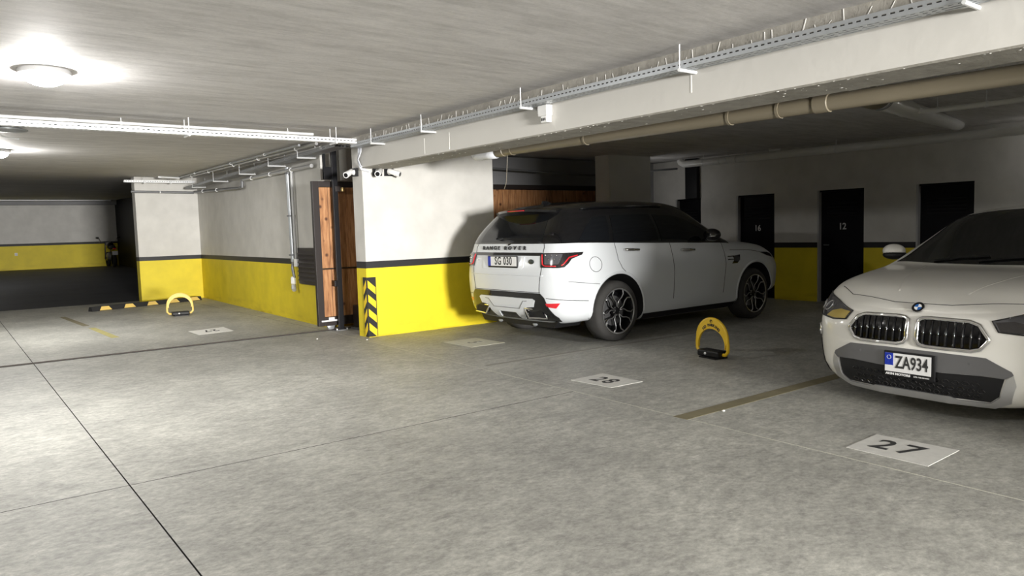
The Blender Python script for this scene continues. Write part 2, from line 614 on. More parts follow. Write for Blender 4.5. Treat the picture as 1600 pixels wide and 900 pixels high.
# side wall running back from the gate, slightly askew, and the end wall facing the camera
bm = bmesh.new()
prism(bm, [(4.70, 10.72), (5.08, 18.8), (5.35, 18.8), (5.35, 10.72)], 'z', 0, 2.95)
struct('wall_side', bm, 'wall_paint', 'long banded side wall with a vertical conduit, behind the gate')
bm = bmesh.new()
bx(bm, 3.71, 5.35, 18.8, 19.1, 0, 2.95)
struct('wall_end', bm, 'wall_paint', 'brightly lit white and yellow end wall beside the dark ramp')
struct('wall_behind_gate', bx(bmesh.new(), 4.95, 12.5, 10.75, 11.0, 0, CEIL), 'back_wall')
# far left walls
struct('wall_far', bx(bmesh.new(), -8, 6.5, 35.5, 35.8, 0, 2.98), 'wall_paint_far', 'far banded wall in shade at the top of the ramp')
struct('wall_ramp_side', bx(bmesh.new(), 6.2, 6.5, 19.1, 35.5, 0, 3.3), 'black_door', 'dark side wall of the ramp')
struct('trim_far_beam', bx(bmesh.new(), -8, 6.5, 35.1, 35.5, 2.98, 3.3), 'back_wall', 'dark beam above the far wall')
struct('wall_left', bx(bmesh.new(), -8.2, -8, -13, 36, -0.2, 3.4), 'wall_paint')
bm = bmesh.new()
bx(bm, -8, -1.2, -13.2, -13, -0.2, 3)
bx(bm, 2.2, 13.4, -13.2, -13, -0.2, 3)
bx(bm, -1.2, 2.2, -13.2, -13, 2.45, 3)
struct('wall_rear', bm, 'wall_paint', 'rear wall behind the camera with the daylit entrance opening')

# storage-room wall with door openings
FX = 12.25
DOORS = [(1.22, 2.04, None), (2.87, 3.69, None), (4.52, 5.35, None), (6.18, 7.01, '12'), (7.85, 8.67, '16'), (9.51, 10.15, None)]
bm = bmesh.new()
ys = [-13.0]
for d in DOORS:
    ys += [d[0], d[1]]
ys.append(10.75)
for i in range(0, len(ys), 2):
    bx(bm, FX, FX + 0.16, ys[i], ys[i + 1], 0, CEIL)
for d in DOORS:
    bx(bm, FX, FX + 0.16, d[0], d[1], 1.95, CEIL)
struct('wall_storage', bm, 'wall_paint', 'banded back wall of the bays with black storage room doors')
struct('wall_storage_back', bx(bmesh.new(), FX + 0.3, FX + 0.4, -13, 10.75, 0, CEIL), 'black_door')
dl = ['black storage door half hidden by the white crossover roof', 'black steel door numbered 12', 'black steel door numbered 16', 'black door behind the dark-roofed car, mostly hidden']
for i, (a, b, num) in enumerate(DOORS[2:]):
    t = thing('door_%d' % (i + 1), dl[i], 'door', (FX + 0.09, 0, 0), kind='structure')
    box('door_leaf', 0, 0.04, a + 0.03, b - 0.03, 0.01, 1.92, 'black_door', t)
    box('door_jamb', -0.085, 0.03, b - 0.03, b, 0, 1.95, 'pvc_grey', t)
    box('door_jamb', -0.05, 0.03, a, a + 0.03, 0, 1.95, 'black_door', t)
    box('door_head', -0.05, 0.03, a + 0.03, b - 0.03, 1.92, 1.95, 'black_door', t)
    for k in range(5):
        bm = bmesh.new()
        z = 1.50 + k * 0.055
        prism(bm, [(0, z), (-0.014, z - 0.012), (-0.014, z - 0.004), (0, z + 0.016)], 'y', a + 0.14, b - 0.14)
        obj('louvre_slat', bm, 'black_paint', t)
    hd = obj('door_handle', tube(bmesh.new(), [(0, b - 0.10, 1.0), (-0.05, b - 0.10, 1.0), (-0.055, b - 0.2, 1.0)], 0.009, 8), 'galv_dark', t, smooth=True)
    if num:
        text(num, 0.155, 'door_number', t, (-0.004, (a + b) / 2, 1.315), (0, -1, 0), (0, 0, 1), 0.9, 0.0035)

# column behind the dark-roofed car, and a black box in place of the shadow strip beside it
bm = bmesh.new()
bx(bm, 9.85, 10.97, 9.70, 10.06, 0, CEIL)
struct('column', bm, 'column_paint', 'pale concrete column rising behind the car with the black roof')
struct('trim_shadow_strip', bx(bmesh.new(), FX - 0.10, FX, 9.53, 9.82, 1.95, CEIL), 'black_paint', 'black box standing in for the shadow strip above the hidden door')

# ------------------------------------------------------------------ floor markings
def patch(pts, number, m, label, ink, loc, size, sx, xdir, ydir, bold=0.004, space=1.25):
    t = thing('bay_number', label, 'floor marking', (0, 0, 0), group='painted bay numbers')
    obj('painted_square', prism(bmesh.new(), pts, 'z', 0.0, 0.0025), m, t)
    text(number, size, ink, t, (loc[0], loc[1], 0.0034), xdir, ydir, sx, bold, space=space)
    return t


k = 1.42 / 1.5
sq = lambda L: [(x * k, y * k) for x, y in L]
patch(sq([(5.104, 2.472), (5.114, 1.946), (4.647, 1.940), (4.67, 2.463)]), '27', 'patch_white', 'white painted floor square reading 27 before the white crossover', 'ink', (4.885 * k, 2.235 * k), 0.30, 0.85, (0, -1, 0), (1, 0, 0))
patch(sq([(5.336, 5.401), (5.313, 4.836), (4.905, 4.857), (4.881, 5.389)]), '28', 'patch_white', 'white painted floor square reading 28 in the empty middle bay', 'ink', (5.10 * k, 5.14 * k), 0.27, 0.85, (0, -1, 0), (1, 0, 0))
patch(sq([(5.92, 8.50), (5.93, 7.84), (5.40, 7.86), (5.39, 8.52)]), '5', 'patch_worn', 'worn pale floor square reading 5 beside the yellow pillar wall', 'ink_faint', (5.66 * k, 8.17 * k), 0.27, 0.85, (0, -1, 0), (1, 0, 0))
patch(sq([(3.176, 12.779), (3.777, 12.912), (3.735, 12.23), (3.18, 12.159)]), '27', 'patch_bright', 'bright white floor square in front of the far parking barrier', 'ink', (3.47 * k, 12.56 * k), 0.33, 0.6, (-1, -0.05, 0), (0, -1, 0))
tag(obj('bay_line', prism(bmesh.new(), [(4.25, 3.44), (4.25, 3.57), (8.5, 3.52), (8.5, 3.40)], 'z', 0, 0.0015), 'line_worn'), 'worn brownish bay line between bays 27 and 28', 'floor marking')
tag(obj('bay_line', prism(bmesh.new(), [(4.5, 6.26), (4.5, 6.33), (8.5, 6.20), (8.5, 6.12)], 'z', 0, 0.0008), 'line_faint'), 'faint dark bay line beside the car with the black roof', 'floor marking')
tag(obj('bay_line', prism(bmesh.new(), [(1.92, 14.0), (2.02, 14.0), (2.08, 12.25), (1.97, 12.25)], 'z', 0, 0.0015), 'line_yellow'), 'worn yellow bay line at the left, short of the wheel stop', 'floor marking')
tag(obj('bay_line', prism(bmesh.new(), [(1.80, 16.6), (1.90, 16.6), (2.00, 14.4), (1.90, 14.4)], 'z', 0, 0.001), 'line_worn'), 'faded end of the yellow bay line near the dark ramp', 'floor marking')

# crumbs of plaster on the floor
for i, (x, y) in enumerate(((4.50, 9.02), (4.06, 9.64), (4.63, 3.40))):
    bm = bmesh.new()
    bmesh.ops.create_icosphere(bm, subdivisions=1, radius=0.012, matrix=Matrix.Translation((x, y, 0.008)) @ Matrix.Diagonal((1.2, 0.9, 0.6, 1)))
    o = obj('plaster_crumb', bm, 'plaster_spill')
    tag(o, ['white crumb on the floor just before the striped pillar corner', 'white crumb on the floor left of the pillar, before the gate', 'white crumb at the near end of the worn bay line', 'white crumb on the joint before square 27'][i], 'debris', 'plaster crumbs on the floor')

# ------------------------------------------------------------------ gate
GY0 = 10.40
gate = thing('sliding_gate', 'black framed sliding gate filled with vertical wooden planks', 'gate', (0, GY0, 0))
G0, G1 = 4.42, 10.40
for nm, a in (('frame_stile', (G0, G0 + 0.10, 0, 0.07, 0.07, 2.22)), ('frame_stile', (G1 - 0.1, G1, 0, 0.07, 0.07, 2.22)),
              ('frame_rail', (G0 + 0.10, G1 - 0.1, 0, 0.07, 2.135, 2.22)), ('frame_rail', (G0 + 0.10, G1 - 0.1, 0, 0.07, 0.07, 0.20)),
              ('frame_rail', (G0 + 0.10, G1 - 0.1, 0.0, 0.07, 0.915, 0.93))):
    box(nm, *a, 'brown_black', gate, 0.004)
pm = {}
x = G0 + 0.105
pwid = 0.142
for tier, (z0, z1) in enumerate(((0.203, 0.912), (0.933, 2.132))):
    bm = bmesh.new()
    bx(bm, 0.002, pwid - 0.003, 0, 0.026, 0, z1 - z0, 0.003)
    pm[tier] = bmesh.ops.recalc_face_normals(bm, faces=bm.faces) or bm
    me = bpy.data.meshes.new('plank')
    bm.to_mesh(me)
    bm.free()
    me.materials.append(MATS['wood'])
    xx = x
    while xx + pwid < G1 - 0.1:
        o = bpy.data.objects.new('plank', me)
        C.objects.link(o)
        o.parent = gate
        o.location = (xx, 0.03, z0)
        xx += pwid
# running wheels and a latch bar at the foot of the gate
for xx in (4.62, 7.0, 9.6):
    o = obj('running_wheel', lathe(bmesh.new(), [(0, 0.015), (0.05, 0.015), (0.06, 0.02), (0.05, 0.035), (0.06, 0.05), (0.05, 0.055), (0, 0.055)], 20, 'y', (xx, 0, 0.065)), 'galv', gate, smooth=True, angle=30)
lb = box('latch_bar', 4.46, 4.74, -0.02, -0.004, 0.135, 0.16, 'galv_light', gate, 0.003)
box('latch_block', 4.57, 4.66, -0.035, -0.004, 0.15, 0.20, 'galv_light', gate, 0.006)
tr = thing('gate_track', 'steel floor track of the sliding gate crossing the aisle', 'track', (0, 10.42, 0))
box('track_bed', -7.8, 10.6, -0.035, 0.035, -0.03, 0.003, 'joint', tr)
box('track_rail', -7.8, 10.6, -0.008, 0.008, 0.003, 0.014, 'rusty', tr)
# guide post
gp = thing('guide_post', 'tall black steel guide post with roller in front of the gate', 'post', (4.72, 10.31, 0))
box('post_shaft', -0.03, 0.05, -0.025, 0.03, 0.0, CEIL, 'black_paint', gp, 0.004)
box('base_plate', -0.10, 0.12, -0.06, 0.05, 0.0, 0.012, 'galv_dark', gp)
box('latch_box', -0.075, -0.03, -0.04, 0.02, 0.66, 0.75, 'black_paint', gp, 0.006)
box('top_arm', -0.16, -0.03, -0.02, 0.02, 2.24, 2.42, 'black_paint', gp)
box('side_strut', -0.16, -0.125, -0.015, 0.015, 2.24, CEIL - 0.02, 'black_paint', gp)
box('roller_bracket', 0.0, 0.12, -0.045, -0.025, 2.06, 2.14, 'brown_black', gp, 0.004)
obj('guide_roller', lathe(bmesh.new(), [(0, -0.03), (0.026, -0.03), (0.03, -0.025), (0.03, 0.025), (0.026, 0.03), (0, 0.03)], 18, 'z', (0.105, -0.065, 2.09)), 'brass', gp, smooth=True, angle=30)
for sx_ in (-0.07, 0.09):
    obj('anchor_bolt', lathe(bmesh.new(), [(0, 0.03), (0.012, 0.03), (0.012, 0.012), (0.016, 0.012), (0.016, 0)], 8, 'z', (sx_, -0.03, 0)), 'galv_light', gp)
gm = thing('gate_motor', 'low gate motor box with pale label behind the pillar', 'motor', (5.02, 10.12, 0))
box('housing', -0.09, 0.26, 0.0, 0.20, 0.03, 0.36, 'brown_black', gm, 0.012)
box('housing_frame', -0.075, -0.045, -0.008, 0.0, 0.06, 0.34, 'galv_dark', gm)
box('label_plate', -0.03, 0.2, -0.005, 0.0, 0.13, 0.285, 'galv_light', gm)
for i in range(3):
    box('label_line', -0.018, 0.15, -0.006, -0.005, 0.165 + i * 0.035, 0.171 + i * 0.035, 'ink', gm)
box('mounting_plate', -0.12, 0.28, -0.02, 0.22, 0.0, 0.03, 'galv_dark', gm)

# louvred panel and conduit on the side wall
lv = thing('vent_panel', 'black louvred vent panel on the yellow side wall next to the gate', 'vent', (4.70, 10.72, 0))
ang = math.atan2(5.08 - 4.70, 18.8 - 10.72)
lv.rotation_euler = (0, 0, -ang)
box('panel_frame', -0.03, 0.0, 0.12, 1.12, 0.64, 1.23, 'brown_black', lv)
for i in range(7):
    z = 0.69 + i * 0.072
    bm = bmesh.new()
    prism(bm, [(-0.028, z), (-0.058, z + 0.004), (-0.058, z + 0.010), (-0.028, z + 0.058)], 'y', 0.16, 1.08)
    obj('louvre_slat', bm, 'brown_black', lv)


def side(y, off, z):
    """point standing off the askew side wall"""
    x_ = 4.70 + (y - 10.72) * (5.08 - 4.70) / (18.8 - 10.72)
    return (x_ - off, y, z)


vc = thing('wall_conduit', 'grey vertical conduit running down the side wall to a plug', 'conduit', (0, 0, 0))
pipe('conduit_tube', [side(12.05, 0.06, 2.56), side(12.03, 0.06, 1.9), side(12.0, 0.06, 1.0)], 0.035, 'galv', vc)
pipe('conduit_tube', [side(11.90, 0.05, 2.5), side(11.88, 0.05, 1.0)], 0.022, 'pvc_grey', vc)
pipe('flexible_tail', [side(12.0, 0.06, 1.0), side(12.02, 0.07, 0.9), side(11.98, 0.06, 0.75), side(12.0, 0.07, 0.64)], 0.024, 'galv_dark', vc)
obj('connector', lathe(bmesh.new(), [(0, 0.09), (0.03, 0.09), (0.042, 0.07), (0.042, -0.02), (0.036, -0.03), (0, -0.03)], 16, 'z', side(12.0, 0.07, 0.66)), 'white_plastic', vc, smooth=True, angle=30)
pipe('plug', [side(12.0, 0.07, 0.62), side(11.99, 0.075, 0.56), side(11.95, 0.08, 0.53)], [0.036, 0.042, 0.035], 'pvc_grey', vc)
o = box('junction_box', -0.08, 0, 0, 0.11, 0, 0.13, 'white_plastic', vc, 0.01)
o.location = side(11.80, 0.0, 0.92)
for z in (2.45, 1.75, 1.1):
    o = box('clamp', -0.1, 0, -0.05, 0.07, 0, 0.025, 'galv_dark', vc)
    o.location = side(12.0, 0, z)

# hazard corner guard on the pillar
hz = thing('corner_guard', 'black and yellow striped rubber guard on the pillar corner', 'corner guard', (4.64, 9.23, 0))
bm = bmesh.new()
prism(bm, [(-0.014, 0.09), (-0.014, -0.006), (-0.006, -0.014), (0.13, -0.014), (0.13, 0.0), (0.0, 0.0), (0.0, 0.09)], 'z', 0.01, 0.83)
obj('guard_profile', bm, 'black_rubber', hz)
for i in range(4):
    z = 0.62 - i * 0.195
    obj('yellow_stripe', prism(bmesh.new(), [(0.004, z + 0.17), (0.118, z + 0.07), (0.118, z - 0.03), (0.004, z + 0.07)], 'y', -0.0165, -0.0135), 'yellow_tape', hz)
    obj('yellow_stripe', prism(bmesh.new(), [(0.0, z + 0.17), (0.08, z + 0.07), (0.08, z - 0.03), (0.0, z + 0.07)], 'x', -0.0165, -0.0135), 'yellow_tape', hz)

# ------------------------------------------------------------------ security cameras on the pillar
def sec_cam(label, base, aim, wall):
    t = thing('security_camera', label, 'camera', base, group='bullet cameras on the pillar head')
    n = Vector(wall)
    s = Vector((0, 0, 1)).cross(n)
    bm = bmesh.new()
    p = [s * a + Vector((0, 0, b)) for a, b in ((-.065, -.055), (.065, -.055), (.065, .055), (-.065, .055))]
    A = [bm.verts.new(q) for q in p]
    B = [bm.verts.new(q + n * 0.035) for q in p]
    bm.faces.new(A)
    bm.faces.new(B)
    for i in range(4):
        bm.faces.new((A[i], A[(i + 1) % 4], B[(i + 1) % 4], B[i]))
    obj('mounting_box', bm, 'black_plastic', t)
    a = Vector(aim).normalized()
    c0 = n * 0.09
    pipe('swivel_arm', [n * 0.03, n * 0.06, c0], [0.04, 0.03, 0.03], 'white_plastic', t, 14)
    pipe('camera_body', [c0 - a * 0.05, c0 - a * 0.04, c0 + a * 0.10, c0 + a * 0.105], [0.03, 0.037, 0.037, 0.034], 'white_plastic', t, 20)
    pipe('sun_hood', [c0 + a * 0.06, c0 + a * 0.135], 0.041, 'white_plastic', t, 20)
    pipe('lens', [c0 + a * 0.12, c0 + a * 0.138], 0.030, 'lens', t, 18)
    return t


sec_cam('white bullet camera on the left face of the pillar', (4.64, 9.40, 2.27), (-0.75, -0.55, -0.35), (-1, 0, 0))
sec_cam('white bullet camera on the pillar front, nearest the corner', (4.86, 9.23, 2.27), (-0.65, -0.75, -0.35), (0, -1, 0))
sec_cam('white bullet camera on the pillar front, pointing right', (5.04, 9.23, 2.27), (0.55, -0.7, -0.30), (0, -1, 0))
cb = thing('camera_cables', 'loose grey-blue cables hanging from the tray to the pillar cameras', 'cable', (0, 0, 0))
for i, dx in enumerate((0.0, 0.03, 0.055, 0.075)):
    pipe('cable_strand', [(4.60, 9.22 - dx, 2.60), (4.585, 9.20 - dx, 2.52), (4.59 - 0.01 * i, 9.24 - dx, 2.42), (4.60, 9.22 - dx * 0.6, 2.34), (4.62 + dx, 9.20, 2.29), (4.74, 9.205, 2.27)], 0.008, 'cable', cb, 8)


# ------------------------------------------------------------------ trays, conduits and pipes under the ceiling
def perf(bm, L, o, u, v, hgt, period, slot, sh, rows=1):
    """perforated strip: L long along u from o, hgt along v, slots slot x sh"""
    o, u, v = Vector(o), Vector(u), Vector(v)
    n = int(L / period)

    def quad(a0, a1, b0, b1):
        bm.faces.new([bm.verts.new(o + u * a + v * b) for a, b in ((a0, b0), (a1, b0), (a1, b1), (a0, b1))])
    edges = [0]
    for r_ in range(rows):
        m = hgt * (r_ + 0.5) / rows
        edges += [m - sh / 2, m + sh / 2]
    edges.append(hgt)
    for i in range(0, len(edges), 2):
        quad(0, n * period, edges[i], edges[i + 1])
    for r_ in range(rows):
        for i in range(n):
            sft = (r_ % 2) * 0
            quad(i * period, i * period + period - slot, edges[1 + 2 * r_], edges[2 + 2 * r_])


def cable_tray(name, label, start, udir, L, width, hgt, m, hangers, hang_top, rows=3, group='perforated cable trays'):
    u = Vector(udir).normalized()
    s = Vector((0, 0, 1)).cross(u)
    t = thing(name, label, 'cable tray', (0, 0, 0), group=group)
    st = Vector(start)
    for nm, o, v, h, r_ in (('tray_bottom', st, s, width, rows), ('tray_side', st, Vector((0, 0, 1)), hgt, 1), ('tray_side', st + s * width, Vector((0, 0, 1)), hgt, 1)):
        bm = bmesh.new()
        perf(bm, L, o, u, v, h, 0.05, 0.028, 0.010 if nm != 'tray_bottom' else 0.012, r_)
        ob = obj(nm, bm, m, t)
        md = ob.modifiers.new('thickness', 'SOLIDIFY')
        md.thickness = 0.002
    for kk in range(3):
        cy = width * (0.25 + 0.25 * kk)
        pipe('tray_cable', [st + s * cy + u * 0.02 + Vector((0, 0, 0.018)), st + s * (cy + 0.01) + u * (L * 0.5) + Vector((0, 0, 0.02)), st + s * cy + u * (L - 0.06) + Vector((0, 0, 0.018))], 0.016, 'black_rubber', t, 8)
    for d in hangers:
        c = st + u * d
        bm = bmesh.new()
        p0 = c - s * 0.07 - Vector((0, 0, 0.014))
        p1 = c + s * (width + 0.03) - Vector((0, 0, 0.014))
        tube(bm, [p0, p1], 0.013, 6)
        a = obj('bracket_arm', bm, 'galv_light', t)
        pipe('hanger_rod', [c - s * 0.055 - Vector((0, 0, 0.02)), (c - s * 0.055).to_2d().to_3d() + Vector((0, 0, hang_top))], 0.0045, 'galv_light', t, 6)
        pipe('hanger_rod', [c + s * (width + 0.02) - Vector((0, 0, 0.02)), (c + s * (width + 0.02)).to_2d().to_3d() + Vector((0, 0, hang_top))], 0.0045, 'galv_light', t, 6)
    return t


# along the beam
cable_tray('cable_tray', 'grey perforated cable tray hung along the top of the beam', (4.58, -1.9, 2.575), (0, 1, 0), 11.1, 0.13, 0.055, 'galv', (3.6, 5.52, 7.4, 9.2, 10.42), CEIL)
# across the aisle
cable_tray('cable_tray', 'white lit perforated cable tray crossing the aisle in front of the lamps', (-7.0, 8.66, 2.57), (1, 0, 0), 11.3, 0.10, 0.055, 'galv_light', (2.0, 5.0, 9.28, 11.0), CEIL, 2)
# along the side wall
cable_tray('cable_tray', 'dark perforated cable tray hung along the side wall', (4.51, 9.32, 2.60), (0.045, 1, 0), 9.2, 0.20, 0.05, 'galv_dark', (1.4, 2.8, 4.5, 6.4, 8.3), 2.8, 3)
# over the end wall
cable_tray('cable_tray', 'short bright cable tray in front of the end wall head', (3.45, 18.45, 2.74), (1, 0, 0), 1.5, 0.10, 0.05, 'galv_light', (0.4, 0.95), 2.87, 2)


def conduit(name, label, pts, r, m, clamps=(), cl=None, couplings=(), group=None, cat='pipe', cm=None):
    t = thing(name, label, cat, (0, 0, 0), group=group)
    pipe('pipe_run', pts, r, m, t, 14)
    r = r if not isinstance(r, list) else r[0]
    P = [Vector(p) for p in pts]

    def at(f):
        # f = fraction along the polyline
        Ls = [(P[i + 1] - P[i]).length for i in range(len(P) - 1)]
        d = f * sum(Ls)
        for i, l in enumerate(Ls):
            if d <= l or i == len(Ls) - 1:
                return P[i] + (P[i + 1] - P[i]) * (d / l), (P[i + 1] - P[i]).normalized()
            d -= l
    for f in clamps:
        p, d = at(f)
        q = obj('clamp', tube(bmesh.new(), [p - d * 0.012, p + d * 0.012], r + 0.006, 14), cm or 'galv_light', t, smooth=True, angle=40)
        if cl:
            pipe('hanger_rod', [p + Vector((0, 0, r)), Vector((p.x, p.y, cl))], 0.005, 'galv_light', q, 6)
    for f in couplings:
        p, d = at(f)
        obj('coupling', tube(bmesh.new(), [p - d * 0.06, p - d * 0.055, p + d * 0.055, p + d * 0.06], [r * 1.02, r * 1.13, r * 1.13, r * 1.02], 14), m, t, smooth=True, angle=40)
    return t


conduit('conduit', 'bright thin conduit running above the aisle cable tray', [(-7, 8.95, 2.69), (3.85, 8.95, 2.69)], 0.018, 'galv_light', (0.3, 0.62, 0.8, 0.97), CEIL, (0.5, 0.75, 0.9))
conduit('conduit', 'grey conduit close under the ceiling along the side wall', [side(9.9, 0.36, 2.70), side(18.2, 0.42, 2.83)], 0.024, 'pvc_grey', (0.1, 0.32, 0.5, 0.72, 0.9), None, (0.2, 0.6))
conduit('conduit', 'second grey conduit under the ceiling nearer the aisle', [side(10.3, 0.47, 2.715), side(18.2, 0.52, 2.845)], 0.018, 'galv', (0.2, 0.45, 0.8), None, (0.35,))
conduit('conduit', 'low grey pipe under the side wall tray', [side(10.9, 0.07, 2.49), side(14.6, 0.07, 2.54)], 0.03, 'pvc_grey', (0.25, 0.55, 0.85))
conduit('conduit', 'black low pipe turning down near the end wall corner', [side(14.68, 0.07, 2.55), side(14.70, 0.07, 2.42), side(14.9, 0.07, 2.40), side(18.65, 0.09, 2.545)], 0.03, 'galv_dark', (0.5, 0.8))
conduit('conduit', 'dark pipe crossing the front of the end wall', [(3.62, 18.72, 2.545), (4.98, 18.72, 2.53)], 0.028, 'galv_dark', (0.45,))
conduit('conduit', 'thin bright conduit stub under the ceiling by the end wall', [(4.08, 18.0, 2.83), (4.50, 18.0, 2.815)], 0.022, 'galv_light', (0.9,), None, (0.06,))
conduit('conduit', 'thin bright conduit hung in front of the far wall', [(-6, 34.6, 3.13), (5.9, 34.6, 3.13)], 0.03, 'galv_light', (0.62, 0.78), 3.2)
conduit('conduit', 'short grey pipe drop between gate post and pillar', [(5.02, 10.6, 2.72), (5.02, 10.6, 2.25)], 0.06, 'pvc_white', (0.3,))
# tan drain behind the beam
dp = conduit('drain_pipe', 'long tan drain pipe along the back of the beam', [(5.30, 7.15, 2.345), (5.30, -3.0, 2.215)], 0.062, 'pvc_tan', (0.04, 0.16, 0.33, 0.375), CEIL, (0.41, 0.02), cm='pvc_tan')
o = obj('wrapped_end', tube(bmesh.new(), [(5.30, 7.05, 2.343), (5.30, 7.2, 2.345), (5.30, 7.3, 2.347), (5.30, 7.42, 2.35), (5.30, 7.5, 2.352)], [0.075, 0.08, 0.074, 0.082, 0.06], 14), 'wrap', dp, smooth=True)
pipe('loose_wire', [(5.30, 6.85, 2.28), (5.30, 6.87, 2.1), (5.31, 6.90, 1.97), (5.30, 6.93, 1.9)], 0.003, 'pvc_tan', dp, 6)
# white waste pipe on the storage wall
wp = conduit('waste_pipe', 'white waste pipe with elbow along the storage wall', [(11.75, 9.62, 2.70), (11.75, 9.60, 2.655), (11.75, 9.52, 2.615), (11.75, 9.40, 2.608), (11.75, 1.5, 2.555)], 0.066, 'pvc_white', (0.075, 0.14, 0.19, 0.40), CEIL, (0.115, 0.16))
pipe('branch_stub', [(11.75, 7.42, 2.60), (11.75, 7.42, 2.68), (11.75, 7.62, 2.69), (11.75, 7.62, 2.72)], 0.022, 'pvc_white', wp)
pipe('bent_wire', [(11.75, 6.15, 2.60), (11.75, 6.55, 2.69), (11.75, 6.62, 2.66), (11.75, 6.55, 2.64)], 0.004, 'galv', wp, 6)
conduit('conduit', 'thin dark pipe running behind the column towards the doors', [(7.2, 10.35, 2.50), (10.0, 10.35, 2.42), (12.0, 9.9, 2.56)], 0.02, 'galv_dark')
# hung duct and the small waste pipe at right
hd_ = thing('ceiling_duct', 'white plastic-wrapped duct crossing the bay ceiling at right', 'duct', (0, 0, 0))
D0, D1 = Vector((5.75, 3.10, 2.47)), Vector((11.6, 4.52, 2.72))
nD = 26
pts, rad = [], []
for i in range(nD + 1):
    f = i / nD
    p = D0.lerp(D1, f)
    pts.append(p)
    rad.append(0.115 - 0.02 * f + (0.008 if i % 2 and 0.35 < f < 0.75 else 0))
obj('wrapped_duct', tube(bmesh.new(), pts, rad, 18, flat=0.75), 'pvc_white', hd_, smooth=True)
obj('drain_branch', tube(bmesh.new(), [(5.33, 3.0, 2.30), D0.lerp(D1, 0.1), D0.lerp(D1, 0.2)], [0.07, 0.125, 0.122], 16, flat=0.78), 'pvc_tan', hd_, smooth=True)
p = D0.lerp(D1, 0.22)
obj('band', tube(bmesh.new(), [p - (D1 - D0) * 0.004, p + (D1 - D0) * 0.004], 0.122, 18, flat=0.78), 'galv_dark', hd_, smooth=True, angle=40)
conduit('waste_pipe', 'slim white waste pipe with angled end beside the wrapped duct', [(8.35, 3.62, 2.555), (8.5, 3.58, 2.56), (9.05, 2.98, 2.62), (9.16, 2.86, 2.64)], [0.03, 0.03, 0.03, 0.034], 'pvc_white', (0.2, 0.62), CEIL, ())

# detector box on the beam
db = thing('detector_box', 'white detector box fixed to the beam below the tray', 'detector', (4.62, 5.33, 2.47))
box('housing', -0.075, 0, -0.065, 0.065, 0.0, 0.10, 'white_plastic', db, 0.008)
box('lower_housing', -0.065, 0, -0.048, 0.035, -0.06, 0.0, 'white_plastic', db, 0.006)
for i in range(3):
    box('grille_slot', -0.067, -0.064, -0.035 + i * 0.022, -0.023 + i * 0.022, -0.045, -0.02, 'black_plastic', db)
box('side_clip', -0.06, -0.01, 0.065, 0.085, 0.03, 0.09, 'white_plastic', db)


# ------------------------------------------------------------------ lamps
def lamp(label, x, y, z, lit='lamp_glow'):
    t = thing('ceiling_lamp', label, 'lamp', (x, y, z), group='round ceiling lamps')
    obj('base_ring', lathe(bmesh.new(), [(0, 0), (0.175, 0), (0.18, -0.01), (0.18, -0.035), (0.16, -0.045), (0, -0.045)], 40), 'lamp_base', t, smooth=True, angle=35)
    pr = [(0.145 * math.cos(a), -0.045 - 0.075 * math.sin(a)) for a in [i * PI / 2 / 8 for i in range(9)]]
    obj('diffuser', lathe(bmesh.new(), pr, 40), lit, t, smooth=True)
    return t


lamp('glowing round ceiling lamp nearest the camera at upper left', 0.76, 6.75, CEIL)
lamp('glowing round ceiling lamp beyond the tray, cut by the left edge', 0.80, 13.1, 2.79)
lamp('round ceiling lamp above the camera', 1.0, -1.1, CEIL)
lamp('round ceiling lamp beyond the left edge over the ramp', -1.0, 27.0, 3.03)
lamp('round ceiling lamp in the aisle behind the camera', 0.55, -7.0, CEIL)
lamp('round ceiling lamp over the near bays', 11.9, 3.0, CEIL, 'lamp_dim')
wl = thing('added_wall_lamp', 'small added lamp on the hidden right side of the pale column', 'lamp', (10.97, 9.93, 2.1))  # invented fixture, put in to light the wall and pipe by the column
obj('base_ring', lathe(bmesh.new(), [(0, 0), (0.09, 0), (0.095, 0.02), (0.08, 0.03), (0, 0.03)], 28, 'x'), 'lamp_base', wl, smooth=True, angle=35)
obj('diffuser', lathe(bmesh.new(), [(0.075 * math.cos(a), 0.03 + 0.04 * math.sin(a)) for a in [i * PI / 2 / 6 for i in range(7)]], 28, 'x'), 'lamp_dim', wl, smooth=True)
o = thing('ceiling_sensor', 'unlit flat round fitting with a dangling wire, under the tray at left', 'ceiling fitting', (0.74, 10.15, CEIL))
obj('fitting_dish', lathe(bmesh.new(), [(0, 0), (0.10, 0), (0.2, -0.03), (0.2, -0.042), (0.12, -0.05), (0, -0.06)], 36), 'galv', o, smooth=True, angle=35)
pipe('dangling_wire', [(-0.1, 0, -0.05), (-0.05, 0.1, -0.09), (0.05, 0.16, -0.11), (0.12, 0.18, -0.11)], 0.008, 'galv_light', o, 6)

